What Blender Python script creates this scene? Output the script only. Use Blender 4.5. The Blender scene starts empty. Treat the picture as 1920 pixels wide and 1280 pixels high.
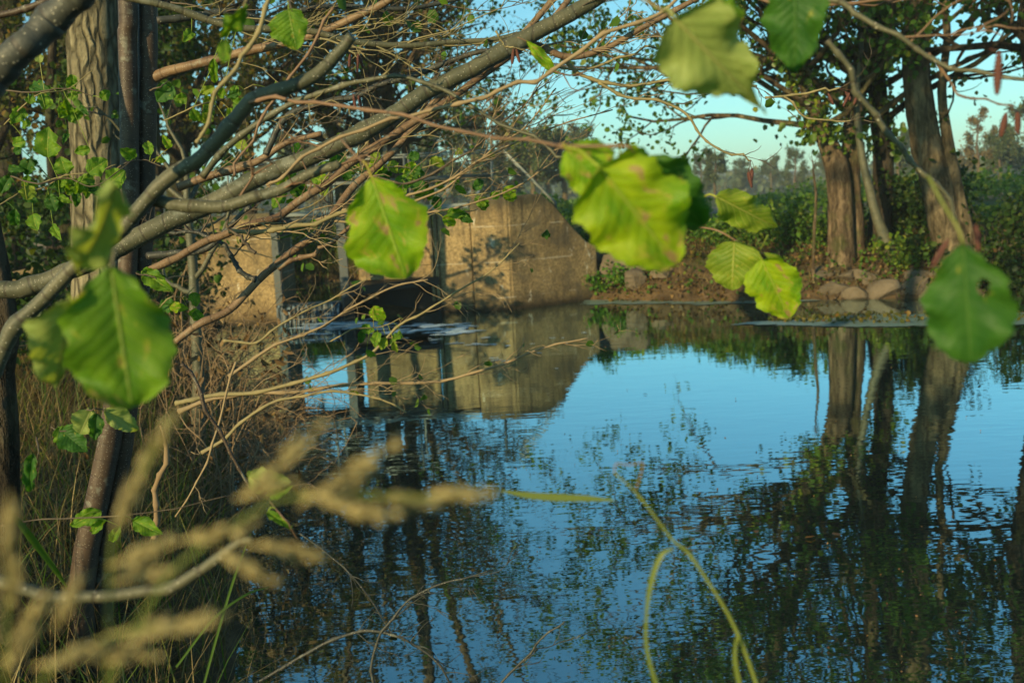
import bpy, math
import numpy as np
from mathutils import Vector, Matrix

R = math.radians
S = bpy.context.scene
COL = S.collection
F_PX = 1867.0                      # focal length in photo pixels (1920 wide)
CAM = np.array([0.0, 0.0, 1.7])
TILT = math.atan(260 / F_PX)
ROLL = math.radians(3.0)             # the photograph leans: verticals tip to the left

# ---------------------------------------------------------------- camera
cd = bpy.data.cameras.new('camera')
cam = bpy.data.objects.new('camera', cd); COL.objects.link(cam)
cam.location = CAM; cam.rotation_euler = (Matrix.Rotation(R(90) - TILT, 3, 'X') @ Matrix.Rotation(-ROLL, 3, 'Z')).to_euler()
cd.sensor_width = 36; cd.lens = 36 * F_PX / 1920
cd.clip_start = 0.03; cd.clip_end = 2000
cd.dof.use_dof = True; cd.dof.focus_distance = 2.7; cd.dof.aperture_fstop = 5.6
S.camera = cam

# ---------------------------------------------------------------- sky, sun, exposure
SUN_EL, SUN_AZ = R(15), math.atan2(-0.61, -0.79)       # sun low behind the camera, to the left
W = bpy.data.worlds.new('World'); S.world = W; W.use_nodes = True
wn, wl = W.node_tree.nodes, W.node_tree.links
bg = wn['Background']
sky = wn.new('ShaderNodeTexSky'); sky.sky_type = 'NISHITA'; sky.sun_disc = False
sky.sun_elevation = SUN_EL; sky.sun_rotation = SUN_AZ % (2 * math.pi)
sky.altitude = 50; sky.air_density = 1.0; sky.dust_density = 0.6; sky.ozone_density = 1.6
tint = wn.new('ShaderNodeMix'); tint.data_type = 'RGBA'; tint.blend_type = 'MULTIPLY'
tint.inputs[0].default_value = 1; tint.inputs[7].default_value = (0.53, 1.0, 1.03, 1)
wl.new(sky.outputs[0], tint.inputs[6]); wl.new(tint.outputs[2], bg.inputs[0])
bg.inputs[1].default_value = 0.115
sd = bpy.data.lights.new('sun', 'SUN'); sun = bpy.data.objects.new('sun', sd); COL.objects.link(sun)
sd.energy = 5.0; sd.angle = R(0.5); sd.color = (1.0, 0.77, 0.38)
SUNDIR = Vector((math.sin(SUN_AZ) * math.cos(SUN_EL), math.cos(SUN_AZ) * math.cos(SUN_EL), math.sin(SUN_EL)))
sun.rotation_euler = SUNDIR.to_track_quat('Z', 'Y').to_euler(); sun.location = (0, 0, 30)
S.view_settings.view_transform = 'Standard'; S.view_settings.look = 'None'
S.view_settings.exposure = 0.52; S.view_settings.gamma = 1.0
S.render.engine = 'CYCLES'
S.cycles.max_bounces = 6; S.cycles.transparent_max_bounces = 8
S.cycles.diffuse_bounces = 3; S.cycles.glossy_bounces = 3; S.cycles.transmission_bounces = 3
S.cycles.caustics_reflective = False; S.cycles.caustics_refractive = False

# ---------------------------------------------------------------- helpers
def P(px, py, d):
    """photo pixel at forward distance d (metres along +Y) -> world point"""
    c, s = math.cos(TILT), math.sin(TILT)
    a, b = (px - 960) / F_PX, (640 - py) / F_PX; cr, sr = math.cos(ROLL), math.sin(ROLL)
    a, u = a * cr + b * sr, -a * sr + b * cr
    r = np.array([a, c + u * s, -s + u * c])
    return CAM + r * (d / r[1])

def G(px, py, z=0.0):
    a = P(px, py, 1.0) - CAM
    return CAM + a * ((z - CAM[2]) / a[2])

def unit(v):
    v = np.asarray(v, float); return v / (np.linalg.norm(v) + 1e-12)

class M:
    def __init__(s): s.v, s.f, s.uv, s.va, s.n = [], [], [], [], 0
    def add(s, v, f, uv=None, var=0.5):
        v = np.asarray(v, float).reshape(-1, 3); f = np.asarray(f, int)
        s.v.append(v); s.f.append(f + s.n)
        s.uv.append(np.zeros((len(v), 2)) if uv is None else np.asarray(uv, float))
        s.va.append(np.full(len(v), var) if np.isscalar(var) else np.asarray(var, float))
        s.n += len(v)
    def box(s, lo, hi, var=0.5):
        x0, y0, z0 = lo; x1, y1, z1 = hi
        v = [(x0,y0,z0),(x1,y0,z0),(x1,y1,z0),(x0,y1,z0),(x0,y0,z1),(x1,y0,z1),(x1,y1,z1),(x0,y1,z1)]
        s.add(v, [(0,3,2,1),(4,5,6,7),(0,1,5,4),(1,2,6,5),(2,3,7,6),(3,0,4,7)], None, var)
    def prism(s, base, z0, z1, var=0.5):
        """base: list of (x,y) ccw; z0/z1 scalars or per-vertex lists"""
        n = len(base); z0 = np.broadcast_to(z0, n); z1 = np.broadcast_to(z1, n)
        v = [(b[0], b[1], z) for b, z in zip(base, z0)] + [(b[0], b[1], z) for b, z in zip(base, z1)]
        off = s.n
        s.add(v, [(i, (i+1) % n, n + (i+1) % n, n + i) for i in range(n)], None, var)
        s.f.append(('poly', [off + n + i for i in range(n)])); s.f.append(('poly', [off + n - 1 - i for i in range(n)]))
    def tube(s, path, rad, sides=6, var=0.5, rough=0.0, rng=None, cap=True):
        path = np.asarray(path, float); n = len(path)
        rad = np.broadcast_to(rad, n).astype(float)
        t = np.gradient(path, axis=0); t /= (np.linalg.norm(t, axis=1, keepdims=True) + 1e-9)
        ref = np.array([0, 0, 1.0]) if abs(t[0][2]) < 0.9 else np.array([1.0, 0, 0])
        us = np.empty((n, 3)); u = unit(ref - t[0] * ref.dot(t[0]))
        for i in range(n):
            u = u - t[i] * u.dot(t[i]); u = u / (np.linalg.norm(u) + 1e-9); us[i] = u
        ws = np.cross(t, us)
        a = np.arange(sides) * 2 * math.pi / sides
        rr = rad[:, None] * np.ones(sides)
        if rough and rng is not None: rr = rr * (1 + rng.normal(0, rough, rr.shape))
        v = path[:, None] + rr[..., None] * (np.cos(a)[None, :, None] * us[:, None] + np.sin(a)[None, :, None] * ws[:, None])
        L = np.concatenate([[0], np.cumsum(np.linalg.norm(np.diff(path, axis=0), axis=1))])
        uv = np.stack([np.broadcast_to(a[None] * max(rad.mean(), 1e-4), (n, sides)), np.broadcast_to(L[:, None], (n, sides))], -1)
        i, k = np.meshgrid(np.arange(n - 1), np.arange(sides), indexing='ij')
        k2 = (k + 1) % sides
        f = np.stack([i*sides+k, i*sides+k2, (i+1)*sides+k2, (i+1)*sides+k], -1).reshape(-1, 4)
        off = s.n
        s.add(v.reshape(-1, 3), f, uv.reshape(-1, 2), var)
        if cap:
            s.f.append(('poly', [off + sides - 1 - q for q in range(sides)]))
            s.f.append(('poly', [off + (n-1)*sides + q for q in range(sides)]))
    def build(s, name, mat, parent=None, smooth=True, loc=None):
        me = bpy.data.meshes.new(name)
        v = np.concatenate(s.v) if s.v else np.zeros((0, 3))
        base = np.zeros(3)
        if parent is not None: base = np.array(parent['base_pt'])
        elif loc is not None: base = np.array(loc, float)
        v = v - base
        loops, tot = [], []
        for f in s.f:
            if isinstance(f, tuple): loops.append(np.array(f[1])); tot.append(np.array([len(f[1])]))
            else: loops.append(f.reshape(-1)); tot.append(np.full(len(f), f.shape[1]))
        loops = np.concatenate(loops).astype(np.int32); tot = np.concatenate(tot).astype(np.int32)
        start = np.concatenate([[0], np.cumsum(tot)[:-1]]).astype(np.int32)
        me.vertices.add(len(v)); me.vertices.foreach_set('co', v.astype(np.float32).ravel())
        me.loops.add(len(loops)); me.loops.foreach_set('vertex_index', loops)
        me.polygons.add(len(tot)); me.polygons.foreach_set('loop_start', start); me.polygons.foreach_set('loop_total', tot)
        me.update(calc_edges=True)
        uv = np.concatenate(s.uv)[loops]
        ul = me.uv_layers.new(name='UVMap'); ul.data.foreach_set('uv', uv.astype(np.float32).ravel())
        at = me.attributes.new('var', 'FLOAT', 'POINT'); at.data.foreach_set('value', np.concatenate(s.va).astype(np.float32))
        me.polygons.foreach_set('use_smooth', np.full(len(tot), smooth))
        me.materials.append(mat)
        me.validate()
        o = bpy.data.objects.new(name, me); COL.objects.link(o)
        if parent is not None: o.parent = parent
        else: o.location = base
        return o

def tag(o, label=None, cat=None, group=None, kind=None):
    if label: o['label'] = label
    if cat: o['category'] = cat
    if group: o['group'] = group
    if kind: o['kind'] = kind
    return o

def thing(name, label, cat, loc, group=None):
    o = bpy.data.objects.new(name, None); COL.objects.link(o)
    o.location = tuple(loc); o.empty_display_size = 0.1
    o['base_pt'] = [float(x) for x in loc]
    return tag(o, label, cat, group)

def smooth_path(pts, step=None, n=None):
    """Catmull-Rom through pts (k, c) -> dense samples"""
    p = np.asarray(pts, float)
    if len(p) < 3:
        t = np.linspace(0, 1, n or 8)[:, None]; return p[0] * (1 - t) + p[-1] * t
    q = np.vstack([2 * p[0] - p[1], p, 2 * p[-1] - p[-2]])
    per = max(3, (n or 40) // (len(p) - 1)); out = []
    for i in range(1, len(q) - 2):
        t = np.linspace(0, 1, per, endpoint=False)[:, None]
        a, b, c, d = q[i-1], q[i], q[i+1], q[i+2]
        out.append(0.5 * (2*b + (c-a)*t + (2*a-5*b+4*c-d)*t**2 + (-a+3*b-3*c+d)*t**3))
    out.append(p[-1:]); return np.vstack(out)

# ---------------------------------------------------------------- materials
def new_mat(name):
    m = bpy.data.materials.new(name); m.use_nodes = True
    n, l = m.node_tree.nodes, m.node_tree.links
    return m, n, l, n['Principled BSDF'], n['Material Output']
def nd(n, t, **k):
    x = n.new('ShaderNode' + t)
    for a, b in k.items(): setattr(x, a, b)
    return x
def mixc(n, l, fac, a, b, mode='MIX'):
    x = nd(n, 'Mix', data_type='RGBA', blend_type=mode)
    for i, v in ((0, fac), (6, a), (7, b)):
        if hasattr(v, 'links'): l.new(v, x.inputs[i])
        elif isinstance(v, (int, float)): x.inputs[i].default_value = v
        else: x.inputs[i].default_value = (*v, 1)
    return x.outputs[2]
def ramp(n, l, src, stops):
    x = nd(n, 'ValToRGB'); e = x.color_ramp.elements
    while len(e) < len(stops): e.new(0.5)
    for el, (p, c) in zip(e, stops):
        el.position = p; el.color = (c, c, c, 1) if isinstance(c, (int, float)) else (*c, 1)
    l.new(src, x.inputs[0]); return x.outputs[0]
def noise(n, l, vec, scale, detail=4, rough=0.55, dist=0.0):
    x = nd(n, 'TexNoise'); x.inputs['Scale'].default_value = scale; x.inputs['Detail'].default_value = detail
    x.inputs['Roughness'].default_value = rough; x.inputs['Distortion'].default_value = dist
    if vec is not None: l.new(vec, x.inputs['Vector'])
    return x.outputs['Fac']
def mapping(n, l, vec, scale=(1,1,1), loc=(0,0,0)):
    x = nd(n, 'Mapping'); x.inputs['Scale'].default_value = scale; x.inputs['Location'].default_value = loc
    l.new(vec, x.inputs['Vector']); return x.outputs[0]
def math_(n, l, op, a, b=None, clamp=False):
    x = nd(n, 'Math', operation=op, use_clamp=clamp)
    for i, v in ((0, a), (1, b)):
        if v is None: continue
        if hasattr(v, 'links'): l.new(v, x.inputs[i])
        else: x.inputs[i].default_value = v
    return x.outputs[0]
def bump(n, l, h, bsdf, strength=0.5, dist=0.02):
    b = nd(n, 'Bump'); b.inputs['Strength'].default_value = strength; b.inputs['Distance'].default_value = dist
    l.new(h, b.inputs['Height']); l.new(b.outputs[0], bsdf.inputs['Normal']); return b.outputs[0]
def pos(n): return nd(n, 'NewGeometry').outputs['Position']
def objc(n): return nd(n, 'TexCoord').outputs['Object']

def mat_foliage(name, c1, c2, c3=None, trans=0.45, rough=0.5):
    m, n, l, b, o = new_mat(name)
    a = nd(n, 'Attribute', attribute_name='var').outputs['Fac']
    stops = [(0.0, c1), (0.7, c2), (1.0, c3 or c2)]
    c = ramp(n, l, a, stops)
    c = mixc(n, l, 0.5, c, mixc(n, l, noise(n, l, pos(n), 0.6, 2), (0.45,0.5,0.4), (1.45,1.4,1.2)), 'MULTIPLY')
    l.new(c, b.inputs['Base Color']); b.inputs['Roughness'].default_value = rough
    b.inputs['Specular IOR Level'].default_value = 0.3
    t = nd(n, 'BsdfTranslucent'); l.new(mixc(n, l, 1.0, c, (1.5, 1.4, 0.5), 'MULTIPLY'), t.inputs[0])
    mx = nd(n, 'MixShader'); mx.inputs[0].default_value = trans
    l.new(b.outputs[0], mx.inputs[1]); l.new(t.outputs[0], mx.inputs[2]); l.new(mx.outputs[0], o.inputs[0])
    return m

def mat_bigleaf(name, dark, light, vein, trans=0.45, spots=0.66, seed=0, tip=0.0, vk=.28):
    m, n, l, b, o = new_mat(name)
    uv = nd(n, 'TexCoord').outputs['UV']
    sp = nd(n, 'SeparateXYZ'); l.new(uv, sp.inputs[0]); u, v = sp.outputs[0], sp.outputs[1]
    av = math_(n, l, 'ABSOLUTE', v)
    # side veins
    s = math_(n, l, 'SUBTRACT', u, math_(n, l, 'MULTIPLY', av, 0.30))
    fr = math_(n, l, 'FRACT', math_(n, l, 'MULTIPLY', s, 9.0))
    tri = math_(n, l, 'ABSOLUTE', math_(n, l, 'SUBTRACT', fr, 0.5))        # 0.5 at vein
    vm = ramp(n, l, tri, [(0.40, 0.0), (0.5, 1.0)])
    mid = ramp(n, l, av, [(0.010, 1.0), (0.045, 0.0)])
    fine = nd(n, 'TexVoronoi', feature='DISTANCE_TO_EDGE'); fine.inputs['Scale'].default_value = 26
    l.new(mapping(n, l, uv, (1.2, 1, 1)), fine.inputs['Vector'])
    fm = ramp(n, l, fine.outputs['Distance'], [(0.0, 1.0), (0.06, 0.0)])
    off = mapping(n, l, uv, (1, 0.7, 1), (seed * 3.7, seed * 1.9, 0))
    base = mixc(n, l, ramp(n, l, noise(n, l, off, 2.2, 3), [(0.35, 0.0), (0.65, 1.0)]), dark, light)
    base = mixc(n, l, math_(n, l, 'MULTIPLY', ramp(n, l, tri, [(0.0, 1.0), (0.42, 0.0)]), 0.15), base, light)
    base = mixc(n, l, math_(n, l, 'MULTIPLY', vm, vk), base, vein)
    base = mixc(n, l, math_(n, l, 'MULTIPLY', fm, 0.10), base, vein)
    base = mixc(n, l, math_(n, l, 'MULTIPLY', mid, 0.85), base, vein)
    # brown blemishes
    ns = noise(n, l, off, 4.2, 5, 0.6, 0.3)
    if tip:
        ns = math_(n, l, 'ADD', ns, math_(n, l, 'MULTIPLY', math_(n, l, 'MAXIMUM', math_(n, l, 'SUBTRACT', u, 0.6), 0.0), tip))
    sm = ramp(n, l, ns, [(spots, 0.0), (spots + 0.035, 1.0)])
    halo = ramp(n, l, ns, [(spots - 0.07, 0.0), (spots, 1.0)])
    base = mixc(n, l, math_(n, l, 'MULTIPLY', halo, 0.55), base, (0.42, 0.36, 0.05))
    base = mixc(n, l, sm, base, mixc(n, l, noise(n, l, off, 20, 3), (0.18, 0.11, 0.04), (0.48, 0.36, 0.16)))
    l.new(base, b.inputs['Base Color']); b.inputs['Roughness'].default_value = 0.5
    b.inputs['Specular IOR Level'].default_value = 0.25
    h = math_(n, l, 'SUBTRACT', ramp(n, l, tri, [(0.0, 0.0), (0.5, 1.0)]), mid)
    h = math_(n, l, 'ADD', h, math_(n, l, 'MULTIPLY', fine.outputs['Distance'], 0.5))
    bump(n, l, h, b, 0.6, 0.0012)
    t = nd(n, 'BsdfTranslucent'); l.new(mixc(n, l, 1.0, base, (2.2, 2.0, 0.45), 'MULTIPLY'), t.inputs[0])
    mx = nd(n, 'MixShader'); mx.inputs[0].default_value = trans
    l.new(b.outputs[0], mx.inputs[1]); l.new(t.outputs[0], mx.inputs[2]); l.new(mx.outputs[0], o.inputs[0])
    return m

def mat_smooth_bark(name, c1, c2, pale=(0.5,0.46,0.36), dots=130):
    m, n, l, b, o = new_mat(name)
    uv = nd(n, 'TexCoord').outputs['UV']; ob = pos(n)
    c = mixc(n, l, ramp(n, l, noise(n, l, ob, 9, 5), [(0.36, 0.0), (0.64, 1.0)]), c1, c2)
    c = mixc(n, l, math_(n, l, 'MULTIPLY', noise(n, l, mapping(n, l, uv, (1, 3.5, 1)), 60, 4), 0.35), c, (0.03,0.025,0.02))
    c = mixc(n, l, ramp(n, l, noise(n, l, ob, 26, 3), [(0.60, 0.0), (0.68, 0.45)]), c, (0.20,0.21,0.17))
    v = nd(n, 'TexVoronoi'); v.inputs['Scale'].default_value = dots; l.new(mapping(n, l, uv, (0.9, 1.0, 1)), v.inputs['Vector'])
    d = ramp(n, l, v.outputs['Distance'], [(0.10, 1.0), (0.20, 0.0)])
    ring = nd(n, 'TexWave', wave_type='BANDS', bands_direction='Y'); ring.inputs['Scale'].default_value = 5.5
    ring.inputs['Distortion'].default_value = 4; ring.inputs['Detail'].default_value = 2; l.new(uv, ring.inputs['Vector'])
    rg = ramp(n, l, ring.outputs['Fac'], [(0.0, 1.0), (0.04, 0.0)])
    c = mixc(n, l, math_(n, l, 'MULTIPLY', rg, 0.5), c, (0.03, 0.02, 0.015))
    c = mixc(n, l, math_(n, l, 'MULTIPLY', d, 0.6), c, pale)
    l.new(c, b.inputs['Base Color']); b.inputs['Roughness'].default_value = 0.55
    b.inputs['Specular IOR Level'].default_value = 0.35
    h = math_(n, l, 'ADD', math_(n, l, 'MULTIPLY', d, 0.5), math_(n, l, 'ADD', noise(n, l, mapping(n, l, uv, (1, 2, 1)), 90, 4), math_(n, l, 'MULTIPLY', rg, -0.4)))
    bump(n, l, h, b, 0.6, 0.002)
    return m

def mat_rough_bark(name, c1, c2, scale=14, depth=0.03, moss=0.0, net=False):
    m, n, l, b, o = new_mat(name)
    ob = pos(n); w = nd(n, 'Mix', data_type='VECTOR'); w.inputs[0].default_value = 0.06
    nz = nd(n, 'TexNoise'); nz.inputs['Scale'].default_value = 6; l.new(ob, nz.inputs['Vector'])
    l.new(ob, w.inputs[4]); l.new(nz.outputs['Color'], w.inputs[5])
    mp = mapping(n, l, w.outputs[1], (1, 1, 0.13 if not net else 0.22))
    v = nd(n, 'TexVoronoi', feature='DISTANCE_TO_EDGE'); v.inputs['Scale'].default_value = scale; l.new(mp, v.inputs['Vector'])
    g1 = ramp(n, l, v.outputs['Distance'], [(0.0, 0.0), (0.22, 1.0)])
    g2 = ramp(n, l, noise(n, l, mapping(n, l, w.outputs[1], (1, 1, 0.28)), scale * 1.2, 6, 0.7), [(0.40, 0.0), (0.58, 1.0)])
    g = math_(n, l, 'ADD', math_(n, l, 'MULTIPLY', g1, .75 if net else .22), math_(n, l, 'MULTIPLY', g2, .25 if net else .78))
    c = mixc(n, l, g, tuple(x * 0.28 for x in c1), mixc(n, l, noise(n, l, ob, 5, 5), c1, c2))
    c = mixc(n, l, 0.45, c, mixc(n, l, noise(n, l, mapping(n, l, ob, (1,1,.4)), 60, 3), (0.35,0.35,0.35), (1.5,1.5,1.5)), 'MULTIPLY')
    if moss: c = mixc(n, l, ramp(n, l, noise(n, l, ob, 2.2, 4), [(0.5, 0.0), (0.62, moss)]), c, (0.06, 0.09, 0.02))
    l.new(c, b.inputs['Base Color']); b.inputs['Roughness'].default_value = 0.9
    b.inputs['Specular IOR Level'].default_value = 0.15
    bump(n, l, math_(n, l, 'ADD', g, math_(n, l, 'MULTIPLY', noise(n, l, ob, 50, 4), 0.3)), b, 1.0, depth)
    return m

def mat_plain(name, c1, c2, scale=5, rough=0.8, bmp=0.3, bd=0.01, metal=0.0, trans=0.0):
    m, n, l, b, o = new_mat(name)
    a = nd(n, 'Attribute', attribute_name='var').outputs['Fac']
    f = math_(n, l, 'ADD', math_(n, l, 'MULTIPLY', ramp(n, l, noise(n, l, pos(n), scale, 5), [(0.3, 0.0), (0.7, 1.0)]), 0.6), math_(n, l, 'MULTIPLY', a, 0.4))
    c = mixc(n, l, f, c1, c2)
    l.new(c, b.inputs['Base Color']); b.inputs['Roughness'].default_value = rough; b.inputs['Metallic'].default_value = metal
    b.inputs['Specular IOR Level'].default_value = 0.3
    if bmp: bump(n, l, noise(n, l, pos(n), scale * 4, 5), b, bmp, bd)
    if trans:
        t = nd(n, 'BsdfTranslucent'); l.new(c, t.inputs[0]); mx = nd(n, 'MixShader'); mx.inputs[0].default_value = trans
        l.new(b.outputs[0], mx.inputs[1]); l.new(t.outputs[0], mx.inputs[2]); l.new(mx.outputs[0], o.inputs[0])
    return m

def mat_concrete(name, seed=0, top=1.76):
    m, n, l, b, o = new_mat(name)
    p = mapping(n, l, pos(n), (1, 1, 1), (seed, seed, 0)); pz = pos(n)
    sp = nd(n, 'SeparateXYZ'); l.new(pz, sp.inputs[0]); z = sp.outputs[2]
    c = mixc(n, l, ramp(n, l, noise(n, l, p, 1.3, 6, 0.6), [(0.38, 0.0), (0.62, 1.0)]), (0.22, 0.16, 0.08), (0.42, 0.31, 0.155))
    c = mixc(n, l, ramp(n, l, noise(n, l, p, 24, 4, 0.7), [(0.38, 0.0), (0.68, 0.85)]), c, (0.10, 0.075, 0.04))
    c = mixc(n, l, ramp(n, l, noise(n, l, p, 2.3, 7, 0.65, .4), [(0.50, 0.0), (0.64, 0.75)]), c, (0.10, 0.085, 0.06))
    c = mixc(n, l, ramp(n, l, math_(n, l, 'ADD', math_(n, l, 'SUBTRACT', z, top - .22), math_(n, l, 'MULTIPLY', noise(n, l, p, 6, 4), .2)), [(0.14, 0.0), (0.26, 0.8)]), c, (0.075, 0.07, 0.045))
    st = noise(n, l, mapping(n, l, p, (7, 7, 0.45)), 1.3, 5, 0.6)               # run-off streaks
    zt = ramp(n, l, math_(n, l, 'DIVIDE', z, top), [(0.35, 0.0), (1.0, 1.0)])
    c = mixc(n, l, math_(n, l, 'MULTIPLY', ramp(n, l, st, [(0.45, 0.0), (0.62, 0.85)]), zt), c, (0.055, 0.045, 0.032))
    wl_ = math_(n, l, 'ADD', z, math_(n, l, 'MULTIPLY', noise(n, l, p, 3, 4), 0.16))
    c = mixc(n, l, ramp(n, l, wl_, [(0.10, 0.95), (0.20, 0.45), (0.42, 0.0)]), c, (0.03, 0.024, 0.016))  # wet, algae-dark foot
    # lime bloom: pale patches and horizontal construction joints
    e = noise(n, l, mapping(n, l, p, (2.6, 2.6, 1.1), (3.1, 0, 0.4)), 1.7, 5, 0.65, 0.8)
    c = mixc(n, l, ramp(n, l, e, [(0.645, 0.0), (0.70, 0.8)]), c, (0.62, 0.58, 0.47))
    j = math_(n, l, 'ABSOLUTE', math_(n, l, 'SUBTRACT', math_(n, l, 'FRACT', math_(n, l, 'ADD', math_(n, l, 'MULTIPLY', math_(n, l, 'ADD', z, math_(n, l, 'MULTIPLY', noise(n, l, p, 4, 3), 0.03)), 1.75), 0.12)), 0.5))
    jm = math_(n, l, 'MULTIPLY', ramp(n, l, j, [(0.0, 1.0), (0.022, 0.0)]), ramp(n, l, noise(n, l, p, 2.6, 3), [(0.5, 0.0), (0.6, 0.6)]))
    c = mixc(n, l, jm, c, (0.6, 0.56, 0.46))
    l.new(c, b.inputs['Base Color']); b.inputs['Roughness'].default_value = 0.92; b.inputs['Specular IOR Level'].default_value = 0.2
    bump(n, l, math_(n, l, 'ADD', noise(n, l, p, 40, 5, 0.7), math_(n, l, 'MULTIPLY', noise(n, l, p, 4, 3), 2.0)), b, 0.8, 0.02)
    return m

def mat_water(name, amp=0.0011, foam=False, calm=True):
    m, n, l, b, o = new_mat(name)
    p = pos(n)
    w1 = noise(n, l, mapping(n, l, p, (1.0, 2.0, 1)), 3.0, 1, 0.4, 0.2)
    w2 = noise(n, l, mapping(n, l, p, (0.8, 1.8, 1)), 9.0, 1, 0.4)
    w3 = noise(n, l, mapping(n, l, p, (1.0, 1.4, 1)), 1.1, 2, 0.5)
    h = math_(n, l, 'ADD', math_(n, l, 'MULTIPLY', w1, 1.0), math_(n, l, 'ADD', math_(n, l, 'MULTIPLY', w2, 0.55), math_(n, l, 'MULTIPLY', w3, 1.5)))
    if calm:
        h = math_(n, l, 'MULTIPLY', h, ramp(n, l, noise(n, l, p, 0.35, 2), [(0.35, 0.45), (0.62, 1.0)]))
    b.inputs['Base Color'].default_value = (0.010, 0.016, 0.014, 1); b.inputs['Roughness'].default_value = 0.35
    b.inputs['Specular IOR Level'].default_value = 0.0
    bp = nd(n, 'Bump'); bp.inputs['Strength'].default_value = 1.0; bp.inputs['Distance'].default_value = amp
    l.new(h, bp.inputs['Height'])
    gl = nd(n, 'BsdfGlossy'); gl.inputs['Roughness'].default_value = 0.0; gl.inputs['Color'].default_value = (0.74, 0.96, 1.0, 1)
    l.new(bp.outputs[0], gl.inputs['Normal'])
    fr = nd(n, 'Fresnel'); fr.inputs['IOR'].default_value = 2.3; l.new(bp.outputs[0], fr.inputs['Normal'])
    mx = nd(n, 'MixShader'); rf = math_(n, l, 'SUBTRACT', 1.0, math_(n, l, 'POWER', math_(n, l, 'SUBTRACT', 1.0, fr.outputs[0]), 2.3)); l.new(rf, mx.inputs[0]); l.new(b.outputs[0], mx.inputs[1]); l.new(gl.outputs[0], mx.inputs[2])
    l.new(mx.outputs[0], o.inputs[0])
    return m

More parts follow.
